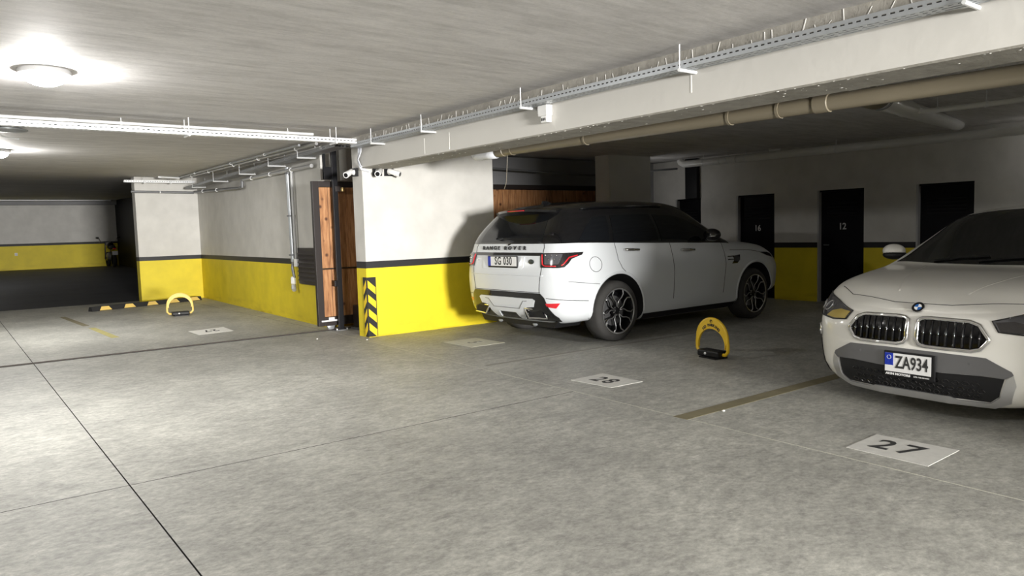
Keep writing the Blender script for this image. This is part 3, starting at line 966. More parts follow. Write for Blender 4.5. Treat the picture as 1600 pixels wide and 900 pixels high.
# ------------------------------------------------------------------ wheel stop and parking barriers
ws = thing('wheel_stop', 'black rubber wheel stop with yellow trapezoid marks by the end wall', 'wheel stop', (3.63, 17.75, 0))
ws.rotation_euler = (0, 0, R(20))
WL = 1.27
bm = bmesh.new()
pr_ = [(-0.08, 0), (-0.045, 0.09), (0.045, 0.09), (0.08, 0)]
prism(bm, pr_, 'x', -WL, WL)
obj('rubber_bar', bm, 'black_rubber', ws)
for i in range(5):
    cx = -WL + 0.28 + i * 0.52
    bm = bmesh.new()
    n_ = Vector((0, -0.09, 0.035)).normalized()
    for sgn in (0,):
        A = [(cx - 0.13, -0.0765, 0.008), (cx + 0.13, -0.0765, 0.008), (cx + 0.075, -0.048, 0.084), (cx - 0.075, -0.048, 0.084)]
        lo_ = [bm.verts.new(q) for q in A]
        hi_ = [bm.verts.new(Vector(q) + Vector((0, -0.006, 0.003))) for q in A]
        bm.faces.new(hi_)
        bm.faces.new(lo_)
        for j in range(4):
            bm.faces.new((lo_[j], lo_[(j + 1) % 4], hi_[(j + 1) % 4], hi_[j]))
    obj('yellow_mark', bm, 'yellow_pale', ws)


def parking_lock(label, loc, rz, m, plate_in, tilt, letters):
    """fold-up arch on a black base; the arch faces local -y"""
    t = thing('parking_lock', label, 'parking barrier', loc, rz, group='fold-up parking barriers')
    bm = bmesh.new()
    bx(bm, -0.155, 0.155, -0.075, 0.075, 0.012, 0.085, 0.018)
    obj('base_box', bm, 'black_plastic', t)
    box('foot_plate', -0.11, 0.13, -0.09, 0.09, 0, 0.014, 'black_plastic', t)
    obj('key_lock', lathe(bmesh.new(), [(0, -0.083), (0.013, -0.083), (0.016, -0.075), (0.016, -0.07)], 16, 'y', (-0.03, 0, 0.05)), 'galv_light', t, smooth=True)
    hw, hz_ = 0.215, 0.21
    arch = [(-0.15, 0, 0.045), (-0.19, 0, 0.048), (-0.222, 0, 0.085), (-hw - 0.008, 0, 0.15)]
    top = []
    for i in range(17):
        a = PI - PI * i / 16
        top.append((hw * math.cos(a), 0, hz_ + 0.205 * math.sin(a)))
    path = arch + top + [(hw + 0.008, 0, 0.15), (0.222, 0, 0.085), (0.19, 0, 0.048), (0.15, 0, 0.045)]
    a_o = obj('arch_tube', tube(bmesh.new(), path, 0.0185, 10), m, t, smooth=True, angle=50)
    if plate_in:
        out, inn = [], []
        for i in range(25):
            a = R(190) - R(200) * i / 24
            out.append((hw * math.cos(a), hz_ + 0.205 * math.sin(a)))
            inn.append((0.192 * math.cos(a), hz_ - plate_in + 0.205 * math.sin(a) * 0.86))
        bm = bmesh.new()
        F, K = [], []
        for (xo, zo), (xi, zi) in zip(out, inn):
            F.append((bm.verts.new((xo, -0.016, zo)), bm.verts.new((xi, -0.016, zi))))
            K.append((bm.verts.new((xo, 0.008, zo)), bm.verts.new((xi, 0.008, zi))))
        for i in range(24):
            bm.faces.new((F[i][0], F[i + 1][0], F[i + 1][1], F[i][1]))
            bm.faces.new((K[i][0], K[i][1], K[i + 1][1], K[i + 1][0]))
            bm.faces.new((F[i][1], F[i + 1][1], K[i + 1][1], K[i][1]))
            bm.faces.new((F[i][0], K[i][0], K[i + 1][0], F[i + 1][0]))
        bm.faces.new((F[0][0], F[0][1], K[0][1], K[0][0]))
        bm.faces.new((F[-1][0], K[-1][0], K[-1][1], F[-1][1]))
        obj('face_plate', bm, m, t)
    if letters:
        s = 'NO PARKING'
        for i, ch in enumerate(s):
            if ch == ' ':
                continue
            a = R(90) + R(43) - R(86) * i / (len(s) - 1)
            rr_ = 0.158
            me = text_me(ch, 0.041, 1.1, 0.0016)
            me.materials.clear()
            o = obj('lettering', me, 'ink', t)
            X = Vector((math.sin(a), 0, -math.cos(a)))
            Y = Vector((math.cos(a), 0, math.sin(a)))
            mt = Matrix((X, Y, X.cross(Y))).transposed().to_4x4()
            mt.translation = Vector((rr_ * math.cos(a), -0.018, hz_ - 0.018 + rr_ * math.sin(a)))
            o.matrix_local = mt
        me = text_me('P', 0.032, 1.0, 0.0012)
        me.materials.clear()
        o = obj('parking_symbol', me, 'ink', t)
        o.matrix_local = Matrix(((1, 0, 0, 0), (0, 0, -1, -0.018), (0, 1, 0, hz_ + 0.182), (0, 0, 0, 1)))
        bm = bmesh.new()
        tube(bm, [(0.018 * math.cos(a), -0.017, hz_ + 0.182 + 0.016 * math.sin(a)) for a in [j * PI / 10 for j in range(20)]], 0.0018, 6, closed=True)
        obj('parking_symbol', bm, 'ink', t)
    return t


parking_lock('yellow no parking arch barrier in the empty bay between the cars', (6.47, 4.89, 0), R(-98), 'yellow_lock', 0.075, 0, True)
parking_lock('pale yellow arch barrier on the floor before the end wall', (3.55, 14.75, 0), R(-6), 'yellow_pale', 0.03, 0, False)

#CARS#
# ------------------------------------------------------------------ cars
def pchip(xs, ys):
    n = len(xs)
    h = [xs[i + 1] - xs[i] for i in range(n - 1)]
    d = [(ys[i + 1] - ys[i]) / h[i] for i in range(n - 1)]
    m = [0.0] * n
    m[0], m[-1] = d[0], d[-1]
    for i in range(1, n - 1):
        if d[i - 1] * d[i] <= 0:
            m[i] = 0.0
        else:
            w1, w2 = 2 * h[i] + h[i - 1], h[i] + 2 * h[i - 1]
            m[i] = (w1 + w2) / (w1 / d[i - 1] + w2 / d[i])

    def f(x):
        i = 0
        while i < n - 2 and x > xs[i + 1]:
            i += 1
        t = (x - xs[i]) / h[i]
        t2, t3 = t * t, t * t * t
        return ((2 * t3 - 3 * t2 + 1) * ys[i] + (t3 - 2 * t2 + t) * h[i] * m[i]
                + (-2 * t3 + 3 * t2) * ys[i + 1] + (t3 - t2) * h[i] * m[i + 1])
    return f


class Car:
    """lofted body: rings of eight half-section points (bottom centre ... roof centre)"""

    def __init__(self, name, label, loc, rz, rings, upper_rule, paint, roof_mat, arches):
        self.t = thing(name, label, 'car', loc, rz, group='parked white cars')
        vsub = [2, 3, 6, 8, 9, 6, 7]
        NU = 7
        # refine each ring across the section
        dense = []
        for rg in rings:
            P = [Vector(p) for p in rg]
            t = [0.0]
            for i in range(7):
                t.append(t[-1] + max(0.02, (P[i + 1] - P[i]).length))
            fs = [pchip(t, [p[c] for p in P]) for c in range(3)]
            row = []
            for i in range(7):
                for s in range(vsub[i]):
                    tt = t[i] + (t[i + 1] - t[i]) * s / vsub[i]
                    row.append(Vector([f(tt) for f in fs]))
            row.append(P[7].copy())
            dense.append(row)
        nv = len(dense[0])
        vb = sum(vsub[:4])
        # refine along the length
        us = [0.0]
        for i in range(len(rings) - 1):
            us.append(us[-1] + max(0.03, (Vector(rings[i + 1][3]) - Vector(rings[i][3])).length))
        grid = None
        for j in range(nv):
            fs = [pchip(us, [dense[i][j][c] for i in range(len(rings))]) for c in range(3)]
            col = []
            for i in range(len(rings) - 1):
                for s in range(NU):
                    uu = us[i] + (us[i + 1] - us[i]) * s / NU
                    col.append(Vector([f(uu) for f in fs]))
            col.append(dense[-1][j].copy())
            if grid is None:
                grid = [[] for _ in col]
            for i, p in enumerate(col):
                grid[i].append(p)
        bm = bmesh.new()
        L, Rr = [], []
        for row in grid:
            l, r_ = [], []
            for j, p in enumerate(row):
                if j in (0, nv - 1) or abs(p.y) < 1e-6:
                    v = bm.verts.new((p.x, 0, p.z))
                    l.append(v)
                    r_.append(v)
                else:
                    l.append(bm.verts.new(p))
                    r_.append(bm.verts.new((p.x, -p.y, p.z)))
            L.append(l)
            Rr.append(r_)

        def face(vs, up_):
            u_ = []
            for v in vs:
                if v not in u_:
                    u_.append(v)
            if len(u_) > 2:
                f = bm.faces.new(u_)
                f.material_index = 1 if up_ else 0
                f.smooth = True
        for i in range(len(grid) - 1):
            for j in range(nv - 1):
                c = (grid[i][j] + grid[i + 1][j + 1]) / 2
                up_ = j >= vb and upper_rule(c)
                face([L[i][j], L[i + 1][j], L[i + 1][j + 1], L[i][j + 1]], up_)
                face([Rr[i][j], Rr[i][j + 1], Rr[i + 1][j + 1], Rr[i + 1][j]], up_)
        for e in (0, -1):
            for j in range(nv - 1):
                c = grid[e][j]
                face([L[e][j], L[e][j + 1], Rr[e][j + 1], Rr[e][j]], j >= vb and upper_rule(c))
        bmesh.ops.recalc_face_normals(bm, faces=bm.faces)
        bm.normal_update()
        self.bvh = BVHTree.FromBMesh(bm)
        me = bpy.data.meshes.new('body')
        bm.to_mesh(me)
        bm.free()
        me.materials.append(MATS[paint])
        me.materials.append(MATS[roof_mat])
        me.materials.append(MATS['black_rubber'])
        tmp = bpy.data.objects.new('body_tmp', me)
        C.objects.link(tmp)
        cutters = []
        for ax, az, ar in arches:
            for s in (-1, 1):
                b2 = bmesh.new()
                N = 56
                A = [b2.verts.new((ax + ar * math.cos(k * 2 * PI / N), s * 0.55, az + ar * math.sin(k * 2 * PI / N))) for k in range(N)]
                B = [b2.verts.new((ax + ar * math.cos(k * 2 * PI / N), s * 1.3, az + ar * math.sin(k * 2 * PI / N))) for k in range(N)]
                b2.faces.new(A)
                b2.faces.new(B[::-1])
                for k in range(N):
                    b2.faces.new((A[k], A[(k + 1) % N], B[(k + 1) % N], B[k]))
                bmesh.ops.recalc_face_normals(b2, faces=b2.faces)
                cm = bpy.data.meshes.new('cut')
                b2.to_mesh(cm)
                b2.free()
                co = bpy.data.objects.new('cut', cm)
                C.objects.link(co)
                cutters.append(co)
                md = tmp.modifiers.new('b', 'BOOLEAN')
                md.operation = 'DIFFERENCE'
                md.solver = 'EXACT'
                md.object = co
        dg = bpy.context.evaluated_depsgraph_get()
        dg.update()
        me2 = bpy.data.meshes.new_from_object(tmp.evaluated_get(dg))
        for o in cutters + [tmp]:
            bpy.data.objects.remove(o)
        bm = bmesh.new()
        bm.from_mesh(me2)
        for f in bm.faces:
            c = f.calc_center_median()
            f.smooth = True
            for ax, az, ar in arches:
                if math.hypot(c.x - ax, c.z - az) < ar + 0.001 and abs(c.y) > 0.5:
                    if (f.normal.y ** 2 < 0.2 or abs(abs(c.y) - 0.55) < 0.004):
                        f.material_index = 2
        for idx, nm, mt in ((0, 'body_shell', paint), (1, 'roof', roof_mat), (2, 'wheel_arch_liner', 'black_rubber')):
            b3 = bm.copy()
            bmesh.ops.delete(b3, geom=[f for f in b3.faces if f.material_index != idx], context='FACES')
            if not b3.faces:
                b3.free()
                continue
            if idx == 2:
                b3.free()
                for ax, az, ar in arches:
                    for s_ in (-1, 1):
                        b4 = bm.copy()
                        bmesh.ops.delete(b4, geom=[f for f in b4.faces if f.material_index != 2 or f.calc_center_median().y * s_ < 0 or abs(f.calc_center_median().x - ax) > 0.8], context='FACES')
                        for f in b4.faces:
                            f.material_index = 0
                        obj(nm, b4, mt, self.t, True, 40)
                continue
            for f in b3.faces:
                f.material_index = 0
            m3 = bpy.data.meshes.new(nm)
            b3.to_mesh(m3)
            b3.free()
            m3.materials.append(MATS[mt])
            o = bpy.data.objects.new(nm, m3)
            C.objects.link(o)
            o.parent = self.t
            m3.set_sharp_from_angle(angle=R(38))
        bm.free()

    # projection frames: (U, V, D)
    FR = {'right': ((1, 0, 0), (0, 0, 1), (0, 1, 0)), 'left': ((1, 0, 0), (0, 0, 1), (0, -1, 0)),
          'rear': ((0, 1, 0), (0, 0, 1), (1, 0, 0)), 'front': ((0, 1, 0), (0, 0, 1), (-1, 0, 0)),
          'top': ((1, 0, 0), (0, 1, 0), (0, 0, -1)),
          'rr': ((.70711, -.70711, 0), (0, 0, 1), (.70711, .70711, 0)),
          'rl': ((.70711, .70711, 0), (0, 0, 1), (.70711, -.70711, 0)),
          'fr': ((.70711, .70711, 0), (0, 0, 1), (-.70711, .70711, 0)),
          'fl': ((.70711, -.70711, 0), (0, 0, 1), (-.70711, -.70711, 0))}
    MIR = {'right': 'left', 'rr': 'rl', 'fr': 'fl'}

    def cast(self, a, b, fr, off=0.0):
        U, V, D = (Vector(v) for v in self.FR[fr])
        o = U * a + V * b - D * 6
        hit, n, i, d = self.bvh.ray_cast(o, D)
        if hit is None:
            # just outside the outline: slide to the nearest surface point
            hit, n, i, d = self.bvh.find_nearest(U * a + V * b - D * 0.9)
        if n.dot(D) > 0:
            n = -n
        return hit + n * off, n

    def panel(self, name, poly, fr, material, off=0.004, th=0.012, step=0.04, mirror=False, parent=None, smooth_poly=0):
        """a panel of its own thickness lying on the body surface"""
        if mirror:
            self.panel(name, poly, self.MIR[fr] if fr in self.MIR else fr, material, off, th, step, False, parent, smooth_poly) if fr in self.MIR else \
                self.panel(name, [(-a, b) for a, b in poly][::-1] if fr != 'top' else [(a, -b) for a, b in poly][::-1], fr, material, off, th, step, False, parent, smooth_poly)
        P = [Vector(p) for p in poly]
        for _ in range(smooth_poly):
            Q = []
            for i in range(len(P)):
                a, b = P[i], P[(i + 1) % len(P)]
                Q += [a.lerp(b, 0.22), a.lerp(b, 0.78)]
            P = Q
        bd = []
        for i in range(len(P)):
            a, b = P[i], P[(i + 1) % len(P)]
            n = max(1, int(math.ceil((b - a).length / step)))
            bd += [a.lerp(b, s / n) for s in range(n)]
        nb = len(bd)

        def inside(q):
            c = False
            for i in range(nb):
                a, b = bd[i], bd[i - 1]
                if (a.y > q.y) != (b.y > q.y) and q.x < (b.x - a.x) * (q.y - a.y) / (b.y - a.y) + a.x:
                    c = not c
            return c
        xs = [p.x for p in bd]
        ys_ = [p.y for p in bd]
        pts = list(bd)
        x = min(xs) + step / 2
        while x < max(xs):
            y = min(ys_) + step / 2
            while y < max(ys_):
                q = Vector((x, y))
                if inside(q) and min((q - b).length for b in bd) > step * 0.4:
                    pts.append(q)
                y += step
            x += step
        vs, es, fs, _, _, _ = delaunay_2d_cdt(pts, [(i, (i + 1) % nb) for i in range(nb)], [], 1, 1e-6)
        fs = [f for f in fs if inside((vs[f[0]] + vs[f[1]] + vs[f[2]]) / 3)]
        bm = bmesh.new()
        T, B = [], []
        for v in vs:
            p, n = self.cast(v.x, v.y, fr)
            T.append(bm.verts.new(p + n * off))
            B.append(bm.verts.new(p - n * (th - off)))
        cnt = {}
        for f in fs:
            bm.faces.new([T[i] for i in f])
            bm.faces.new([B[i] for i in f][::-1])
            for i in range(3):
                e = (f[i], f[(i + 1) % 3])
                cnt[e] = cnt.get(e, 0) + 1
        for (a, b) in cnt:
            if (b, a) not in cnt:
                bm.faces.new((T[a], B[a], B[b], T[b]))
        for v in [v for v in bm.verts if not v.link_faces]:
            bm.verts.remove(v)
        return obj(name, bm, material, parent or self.t, smooth=True, angle=50)

    def line(self, name, pts, fr, r, material, closed=False, off=0.0, mirror=False, step=0.04, parent=None, flat=1.0):
        if mirror:
            if fr in self.MIR:
                self.line(name, pts, self.MIR[fr], r, material, closed, off, False, step, parent, flat)
            elif fr == 'top':
                self.line(name, [(a, -b) for a, b in pts], fr, r, material, closed, off, False, step, parent, flat)
            else:
                self.line(name, [(-a, b) for a, b in pts], fr, r, material, closed, off, False, step, parent, flat)
        P = [Vector(p) for p in pts]
        Q = []
        m = len(P) if closed else len(P) - 1
        for i in range(m):
            a, b = P[i], P[(i + 1) % len(P)]
            n = max(1, int(math.ceil((b - a).length / step)))
            Q += [a.lerp(b, s / n) for s in range(n)]
        if not closed:
            Q.append(P[-1])
        W = [self.cast(q.x, q.y, fr, off)[0] for q in Q]
        return obj(name, tube(bmesh.new(), W, r, 6, closed=closed, flat=flat), material, parent or self.t, smooth=True)

    def wheel(self, x, s, R_, rim, wid, yout, style, tyre_m, spoke_m):
        """s = -1 right, +1 left; axle along y"""
        y0 = yout * s
        tp = [(rim, -wid / 2), (rim + 0.008, -wid / 2 - 0.004), (R_ - 0.06, -wid / 2 - 0.006), (R_ - 0.02, -wid / 2 + 0.012), (R_, -wid / 2 + 0.045),
              (R_, wid / 2 - 0.045), (R_ - 0.02, wid / 2 - 0.012), (R_ - 0.06, wid / 2 + 0.006), (rim + 0.008, wid / 2 + 0.004), (rim, wid / 2)]
        t = obj('wheel', lathe(bmesh.new(), tp, 56, 'y'), tyre_m, self.t, smooth=True, angle=40)
        t.location = (x, y0 - s * wid / 2, R_)
        f = s * wid / 2
        obj('rim_barrel', lathe(bmesh.new(), [(rim + 0.004, f), (rim - 0.010, f + s * 0.004), (rim - 0.022, f - s * 0.012), (rim - 0.03, f - s * 0.05), (rim - 0.045, f - s * 0.12), (0.04, f - s * 0.12)], 56, 'y'), 'rim_dark', t, smooth=True, angle=40)
        obj('rim_lip', lathe(bmesh.new(), [(rim - 0.016, f + s * 0.000), (rim - 0.008, f + s * 0.006), (rim + 0.002, f + s * 0.005)], 56, 'y'), spoke_m, t, smooth=True)
        obj('brake_disc', lathe(bmesh.new(), [(0.06, f - s * 0.10), (rim * 0.66, f - s * 0.10), (rim * 0.66, f - s * 0.115)], 40, 'y'), 'satin_grey', t, smooth=True, angle=30)
        rs = rim - 0.014
        yo = f - s * 0.010
        for k in range(5):
            a0 = R(90 + 72 * k + style)
            for sd in (-1, 1):
                # each spoke is a pair of bowed arms meeting at the hub
                ctl = [(0.045, 4), (0.11, 9), (rs * 0.48, 13), (rs * 0.66, 24), (rs * 0.84, 25), (rs, 17)]
                pts = []
                for r_, da in ctl:
                    a = a0 + sd * R(da)
                    pts.append((r_ * math.cos(a), yo - s * 0.028 * (1 - (r_ / rs) ** 2), r_ * math.sin(a)))
                bm = tube(bmesh.new(), pts, [0.016, 0.013, 0.011, 0.011, 0.011, 0.014], 8)
                obj('spoke', bm, 'rim_dark', t, smooth=True)
                pts2 = [(p[0], p[1] + s * 0.010, p[2]) for p in pts]
                obj('spoke_face', tube(bmesh.new(), pts2, [0.006, 0.007, 0.007, 0.007, 0.007, 0.009], 6), spoke_m, t, smooth=True)
        obj('hub_cap', lathe(bmesh.new(), [(0.075, yo - s * 0.05), (0.068, yo - s * 0.03), (0.036, yo - s * 0.018), (0.03, yo - s * 0.012), (0, yo - s * 0.010)], 24, 'y'), 'rim_dark', t, smooth=True, angle=40)
        for k in range(5):
            a = R(54 + 72 * k + style)
            obj('wheel_nut', lathe(bmesh.new(), [(0.011, yo - s * 0.035), (0.011, yo - s * 0.022), (0, yo - s * 0.02)], 6, 'y', (0.05 * math.cos(a), 0, 0.05 * math.sin(a))), 'silver', t)
        return t

    def local(self, name, bm, material, smooth=False, angle=None, parent=None):
        return obj(name, bm, material, parent or self.t, smooth, angle)


def ring(x, *pts):
    """pts = seven (y,z) or (x,y,z); the bottom centre is added"""
    out = []
    for p in pts:
        out.append((x, p[0], p[1]) if len(p) == 2 else p)
    return out


# --- large white SUV with the black roof, seen from behind
SUV = [
    [(-.76, 0, .26), (-.82, .30, .28), (-.96, .30, .40), (-1.015, .30, .80), (-.925, .30, 1.245), (-.67, .30, 1.60), (-.585, .28, 1.69), (-.58, 0, 1.70)],
    [(-.74, 0, .26), (-.80, .62, .28), (-.94, .66, .40), (-.995, .68, .80), (-.905, .665, 1.245), (-.655, .575, 1.59), (-.57, .45, 1.685), (-.56, 0, 1.705)],
    [(-.68, 0, .26), (-.74, .76, .28), (-.875, .84, .40), (-.925, .865, .80), (-.845, .825, 1.245), (-.61, .66, 1.585), (-.53, .50, 1.69), (-.51, 0, 1.715)],
    [(-.56, 0, .26), (-.60, .85, .29), (-.725, .94, .40), (-.76, .955, .82), (-.70, .895, 1.245), (-.51, .69, 1.585), (-.46, .52, 1.70), (-.44, 0, 1.73)],
    [(-.42, 0, .26), (-.42, .88, .30), (-.43, .975, .41), (-.45, .985, .84), (-.45, .915, 1.24), (-.36, .70, 1.59), (-.30, .52, 1.72), (-.28, 0, 1.75)],
    ring(0.0, (0, .22), (.85, .25), (.985, .38), (.992, .85), (.922, 1.225), (.71, 1.605), (.53, 1.74), (0, 1.772)),
    ring(0.7, (0, .20), (.85, .21), (.955, .33), (.972, .85), (.918, 1.20), (.715, 1.612), (.53, 1.755), (0, 1.788)),
    ring(1.25, (0, .20), (.85, .21), (.955, .33), (.970, .85), (.915, 1.185), (.712, 1.60), (.53, 1.742), (0, 1.778)),
    ring(1.62, (0, .20), (.85, .21), (.955, .33), (.970, .85), (.912, 1.172), (.715, 1.545), (.55, 1.68), (0, 1.72)),
    ring(2.0, (0, .20), (.85, .21), (.96, .33), (.975, .85), (.910, 1.160), (.775, 1.385), (.60, 1.47), (0, 1.505)),
    ring(2.32, (0, .20), (.85, .21), (.97, .33), (.982, .85), (.908, 1.145), (.84, 1.205), (.62, 1.27), (0, 1.295)),
    ring(2.5, (0, .22), (.85, .24), (.98, .37), (.988, .85), (.908, 1.115), (.83, 1.165), (.60, 1.19), (0, 1.20)),
    ring(2.923, (0, .28), (.85, .33), (.985, .46), (.992, .83), (.905, 1.07), (.81, 1.13), (.55, 1.158), (0, 1.168)),
    ring(3.3, (0, .30), (.83, .36), (.96, .49), (.968, .80), (.88, 1.02), (.78, 1.08), (.50, 1.115), (0, 1.128)),
    [(3.45, 0, .30), (3.45, .76, .34), (3.55, .895, .46), (3.56, .915, .75), (3.50, .84, .97), (3.47, .73, 1.025), (3.48, .48, 1.065), (3.50, 0, 1.08)],
    [(3.55, 0, .30), (3.60, .66, .33), (3.73, .77, .45), (3.735, .785, .72), (3.66, .71, .94), (3.61, .61, .985), (3.61, .40, 1.025), (3.63, 0, 1.035)],
    [(3.62, 0, .30), (3.70, .45, .33), (3.84, .50, .45), (3.845, .50, .72), (3.765, .47, .92), (3.71, .42, .965), (3.70, .30, .99), (3.71, 0, 1.0)],
]
TH = R(0.58)
SUV = [[(x, y * 1.03, z) for x, y, z in r_] for r_ in SUV]
suv = Car('suv_car', 'large white SUV with black roof parked nose-in beside the pillar wall', (6.645, 7.43, 0), TH, SUV,
          lambda c: c.x < 2.36 or c.z > 1.26, 'paint_cool', 'gloss_black', [(0.0, .39, .455), (2.923, .39, .455)])
for x in (0.0, 2.923):
    for s in (-1, 1):
        suv.wheel(x, s, 0.378, 0.285, 0.275, 0.995, 0, 'dusty_tyre', 'silver')
# glazing
G = suv.panel('rear_window', [(-.62, 1.268), (.62, 1.268), (.585, 1.40), (.50, 1.585), (-.50, 1.585), (-.585, 1.40)], 'rear', 'tint_glass', 0.004, 0.012)
for poly in ([(2.10, 1.20), (1.80, 1.39), (1.55, 1.50), (1.30, 1.555), (.90, 1.575), (.90, 1.222)],
             [(.84, 1.224), (.84, 1.577), (.10, 1.57), (-.02, 1.25)],
             [(-.09, 1.252), (.03, 1.565), (-.22, 1.54), (-.42, 1.42), (-.60, 1.268)]):
    suv.panel('side_window', poly, 'right', 'tint_glass', 0.003, 0.01, mirror=True)
suv.panel('windscreen', [(1.45, -.60), (2.30, -.76), (2.36, 0), (2.30, .76), (1.45, .60), (1.40, 0)], 'top', 'tint_glass', 0.003, 0.01, 0.07)
suv.line('waist_trim', [(2.2, 1.178), (1.4, 1.192), (.4, 1.222), (-.1, 1.24), (-.62, 1.255)], 'right', 0.008, 'gloss_black', mirror=True)
# roof spoiler
bm = bmesh.new()
rows = []
for i in range(15):
    f = -1 + 2 * i / 14
    y = f * 0.60
    b = -0.15 * abs(f) ** 2.5
    d = 0.03 * abs(f) ** 2.2
    rows.append([bm.verts.new(p) for p in ((-.46, y, 1.70 - d * 1.6), (-.70 - b, y, 1.692 - d), (-.80 - b, y, 1.672 - d), (-.79 - b, y, 1.646 - d), (-.62, y, 1.60 - d))])
for i in range(14):
    a, b = rows[i], rows[i + 1]
    for j in range(5):
        bm.faces.new((a[j], a[(j + 1) % 5], b[(j + 1) % 5], b[j]))
bm.faces.new(rows[0])
bm.faces.new(rows[-1][::-1])
sp = suv.local('roof_spoiler', bm, 'gloss_black', True, 35)
box('brake_lamp', -.804, -.79, -.16, .16, 1.652, 1.662, 'lamp_red', sp)
bm = bmesh.new()
prism(bm, [(-.36, 1.735), (-.16, 1.745), (-.28, 1.785), (-.335, 1.785)], 'y', -.014, .014)
suv.local('antenna_fin', bm, 'gloss_black')
bm = tube(bmesh.new(), [(-.93, 0, 1.235), (-.90, -.12, 1.27), (-.86, -.40, 1.30)], 0.012, 6)
suv.local('rear_wiper', bm, 'black_plastic', True)
# tail lamps: dark lens with red light guides, wrapped round the corners
for fr, sg in (('rr', -1), ('rl', 1)):
    ln = suv.panel('tail_lamp', [(-.215, .963), (.0, .958), (.068, .965), (.115, 1.01), (.15, 1.06), (.27, 1.105), (.285, 1.134), (-.215, 1.134)], fr, 'lamp_lens_dark', 0.010, 0.03, 0.03)
    suv.line('light_guide', [(-.192, 1.115), (-.19, 1.0), (-.165, .982), (-.03, .978)], fr, 0.008, 'lamp_red', off=0.012, parent=ln, step=0.02)
    suv.line('light_guide', [(.03, .985), (.06, 1.005), (.12, 1.078), (.215, 1.10)], fr, 0.009, 'lamp_red', off=0.012, parent=ln, step=0.02)
    suv.panel('reflector_cluster', [(-.165, 1.0), (0.0, 1.0), (0.05, 1.12), (-.165, 1.12)], fr, 'lamp_smoke', 0.012, 0.01, 0.03, parent=ln)
    for q in range(6):
        p, n = suv.cast(-.145 + 0.032 * q, 1.105 - 0.045 * (q % 2), fr, 0.014)
        bm = bmesh.new()
        bmesh.ops.create_icosphere(bm, subdivisions=2, radius=0.009, matrix=Matrix.Translation(p))
        obj('bulb', bm, 'chrome', ln, smooth=True)
    suv.panel('bumper_reflector', [(-.15, .495), (-.04, .480), (.01, .543), (-.17, .535)], fr, 'lamp_red', 0.006, 0.02, 0.03)
    # seams of rear wing and bumper
    suv.line('panel_seam', [(-.16, .598), (.0, .585), (.2, .565), (.34, .55)], fr, 0.004, 'seam', step=0.03)
suv.panel('tailgate_bar', [(-.66, 1.10), (.66, 1.10), (.66, 1.138), (-.66, 1.138)], 'rear', 'gloss_black', 0.008, 0.02, 0.05)
# lettering on the tailgate
s0, s1 = 'RANGE', 'ROVER'
al = list(zip('RANGEROVER', (-.50, -.42, -.335, -.25, -.17, -.035, .055, .155, .25, .345)))
for ch, yy in al:
    p, n = suv.cast(-yy, 1.19, 'rear', 0.011)
    text(ch, 0.062, 'black_plastic', suv.t, p, (0, -1, 0), (0.2, 0, 1), 1.35, 0.0025, extrude=0.003)
# number plate in its recess
p, n = suv.cast(.115, 1.0, 'rear')
rc = suv.panel('plate_recess', [(-.33, .93), (.42, .93), (.46, .96), (.46, 1.085), (-.37, 1.085), (-.37, .96)], 'rear', 'paint_cool', 0.010, 0.02, 0.05)
np_ = box('number_plate', -1.018, -1.004, -.275, .325, .95, 1.10, 'black_plastic', suv.t, 0.004)
box('plate_face', -1.0215, -1.017, -.26, .32, .972, 1.09, 'plate_white', np_)
box('country_band', -1.023, -1.0205, .262, .32, .972, 1.09, 'plate_blue', np_)
text('SG 030', 0.140, 'ink', np_, (-1.0225, .0, 1.031), (0, -1, 0), (0, 0, 1), 0.78, 0.0025, space=1.1)
p, n = suv.cast(-.50, 1.03, 'rear', 0.004)
bm = lathe(bmesh.new(), [(0, -.008), (.9, -.008), (1, -.004), (1, 0)], 28, 'x')
em = suv.local('oval_emblem', bm, 'emblem_green', True, 40)
em.scale = (1, .052, .030)
em.location = p
text('SPORT', 0.03, 'chrome', suv.t, suv.cast(.57, 1.045, 'rear', 0.004)[0], (0, -1, 0), (0.2, 0, 1), 1.1, 0.0008)
# tailgate shut lines
suv.line('panel_seam', [(.645, .66), (.655, .74), (.69, .95), (.675, 1.10), (.68, 1.20), (.66, 1.25)], 'rear', 0.004, 'seam', mirror=True)
suv.line('tailgate_crease', [(-.72, .865), (0, .865), (.72, .865)], 'rear', 0.006, 'paint_cool', off=0.002)
suv.line('panel_seam', [(-.66, .664), (.66, .664)], 'rear', 0.004, 'seam')
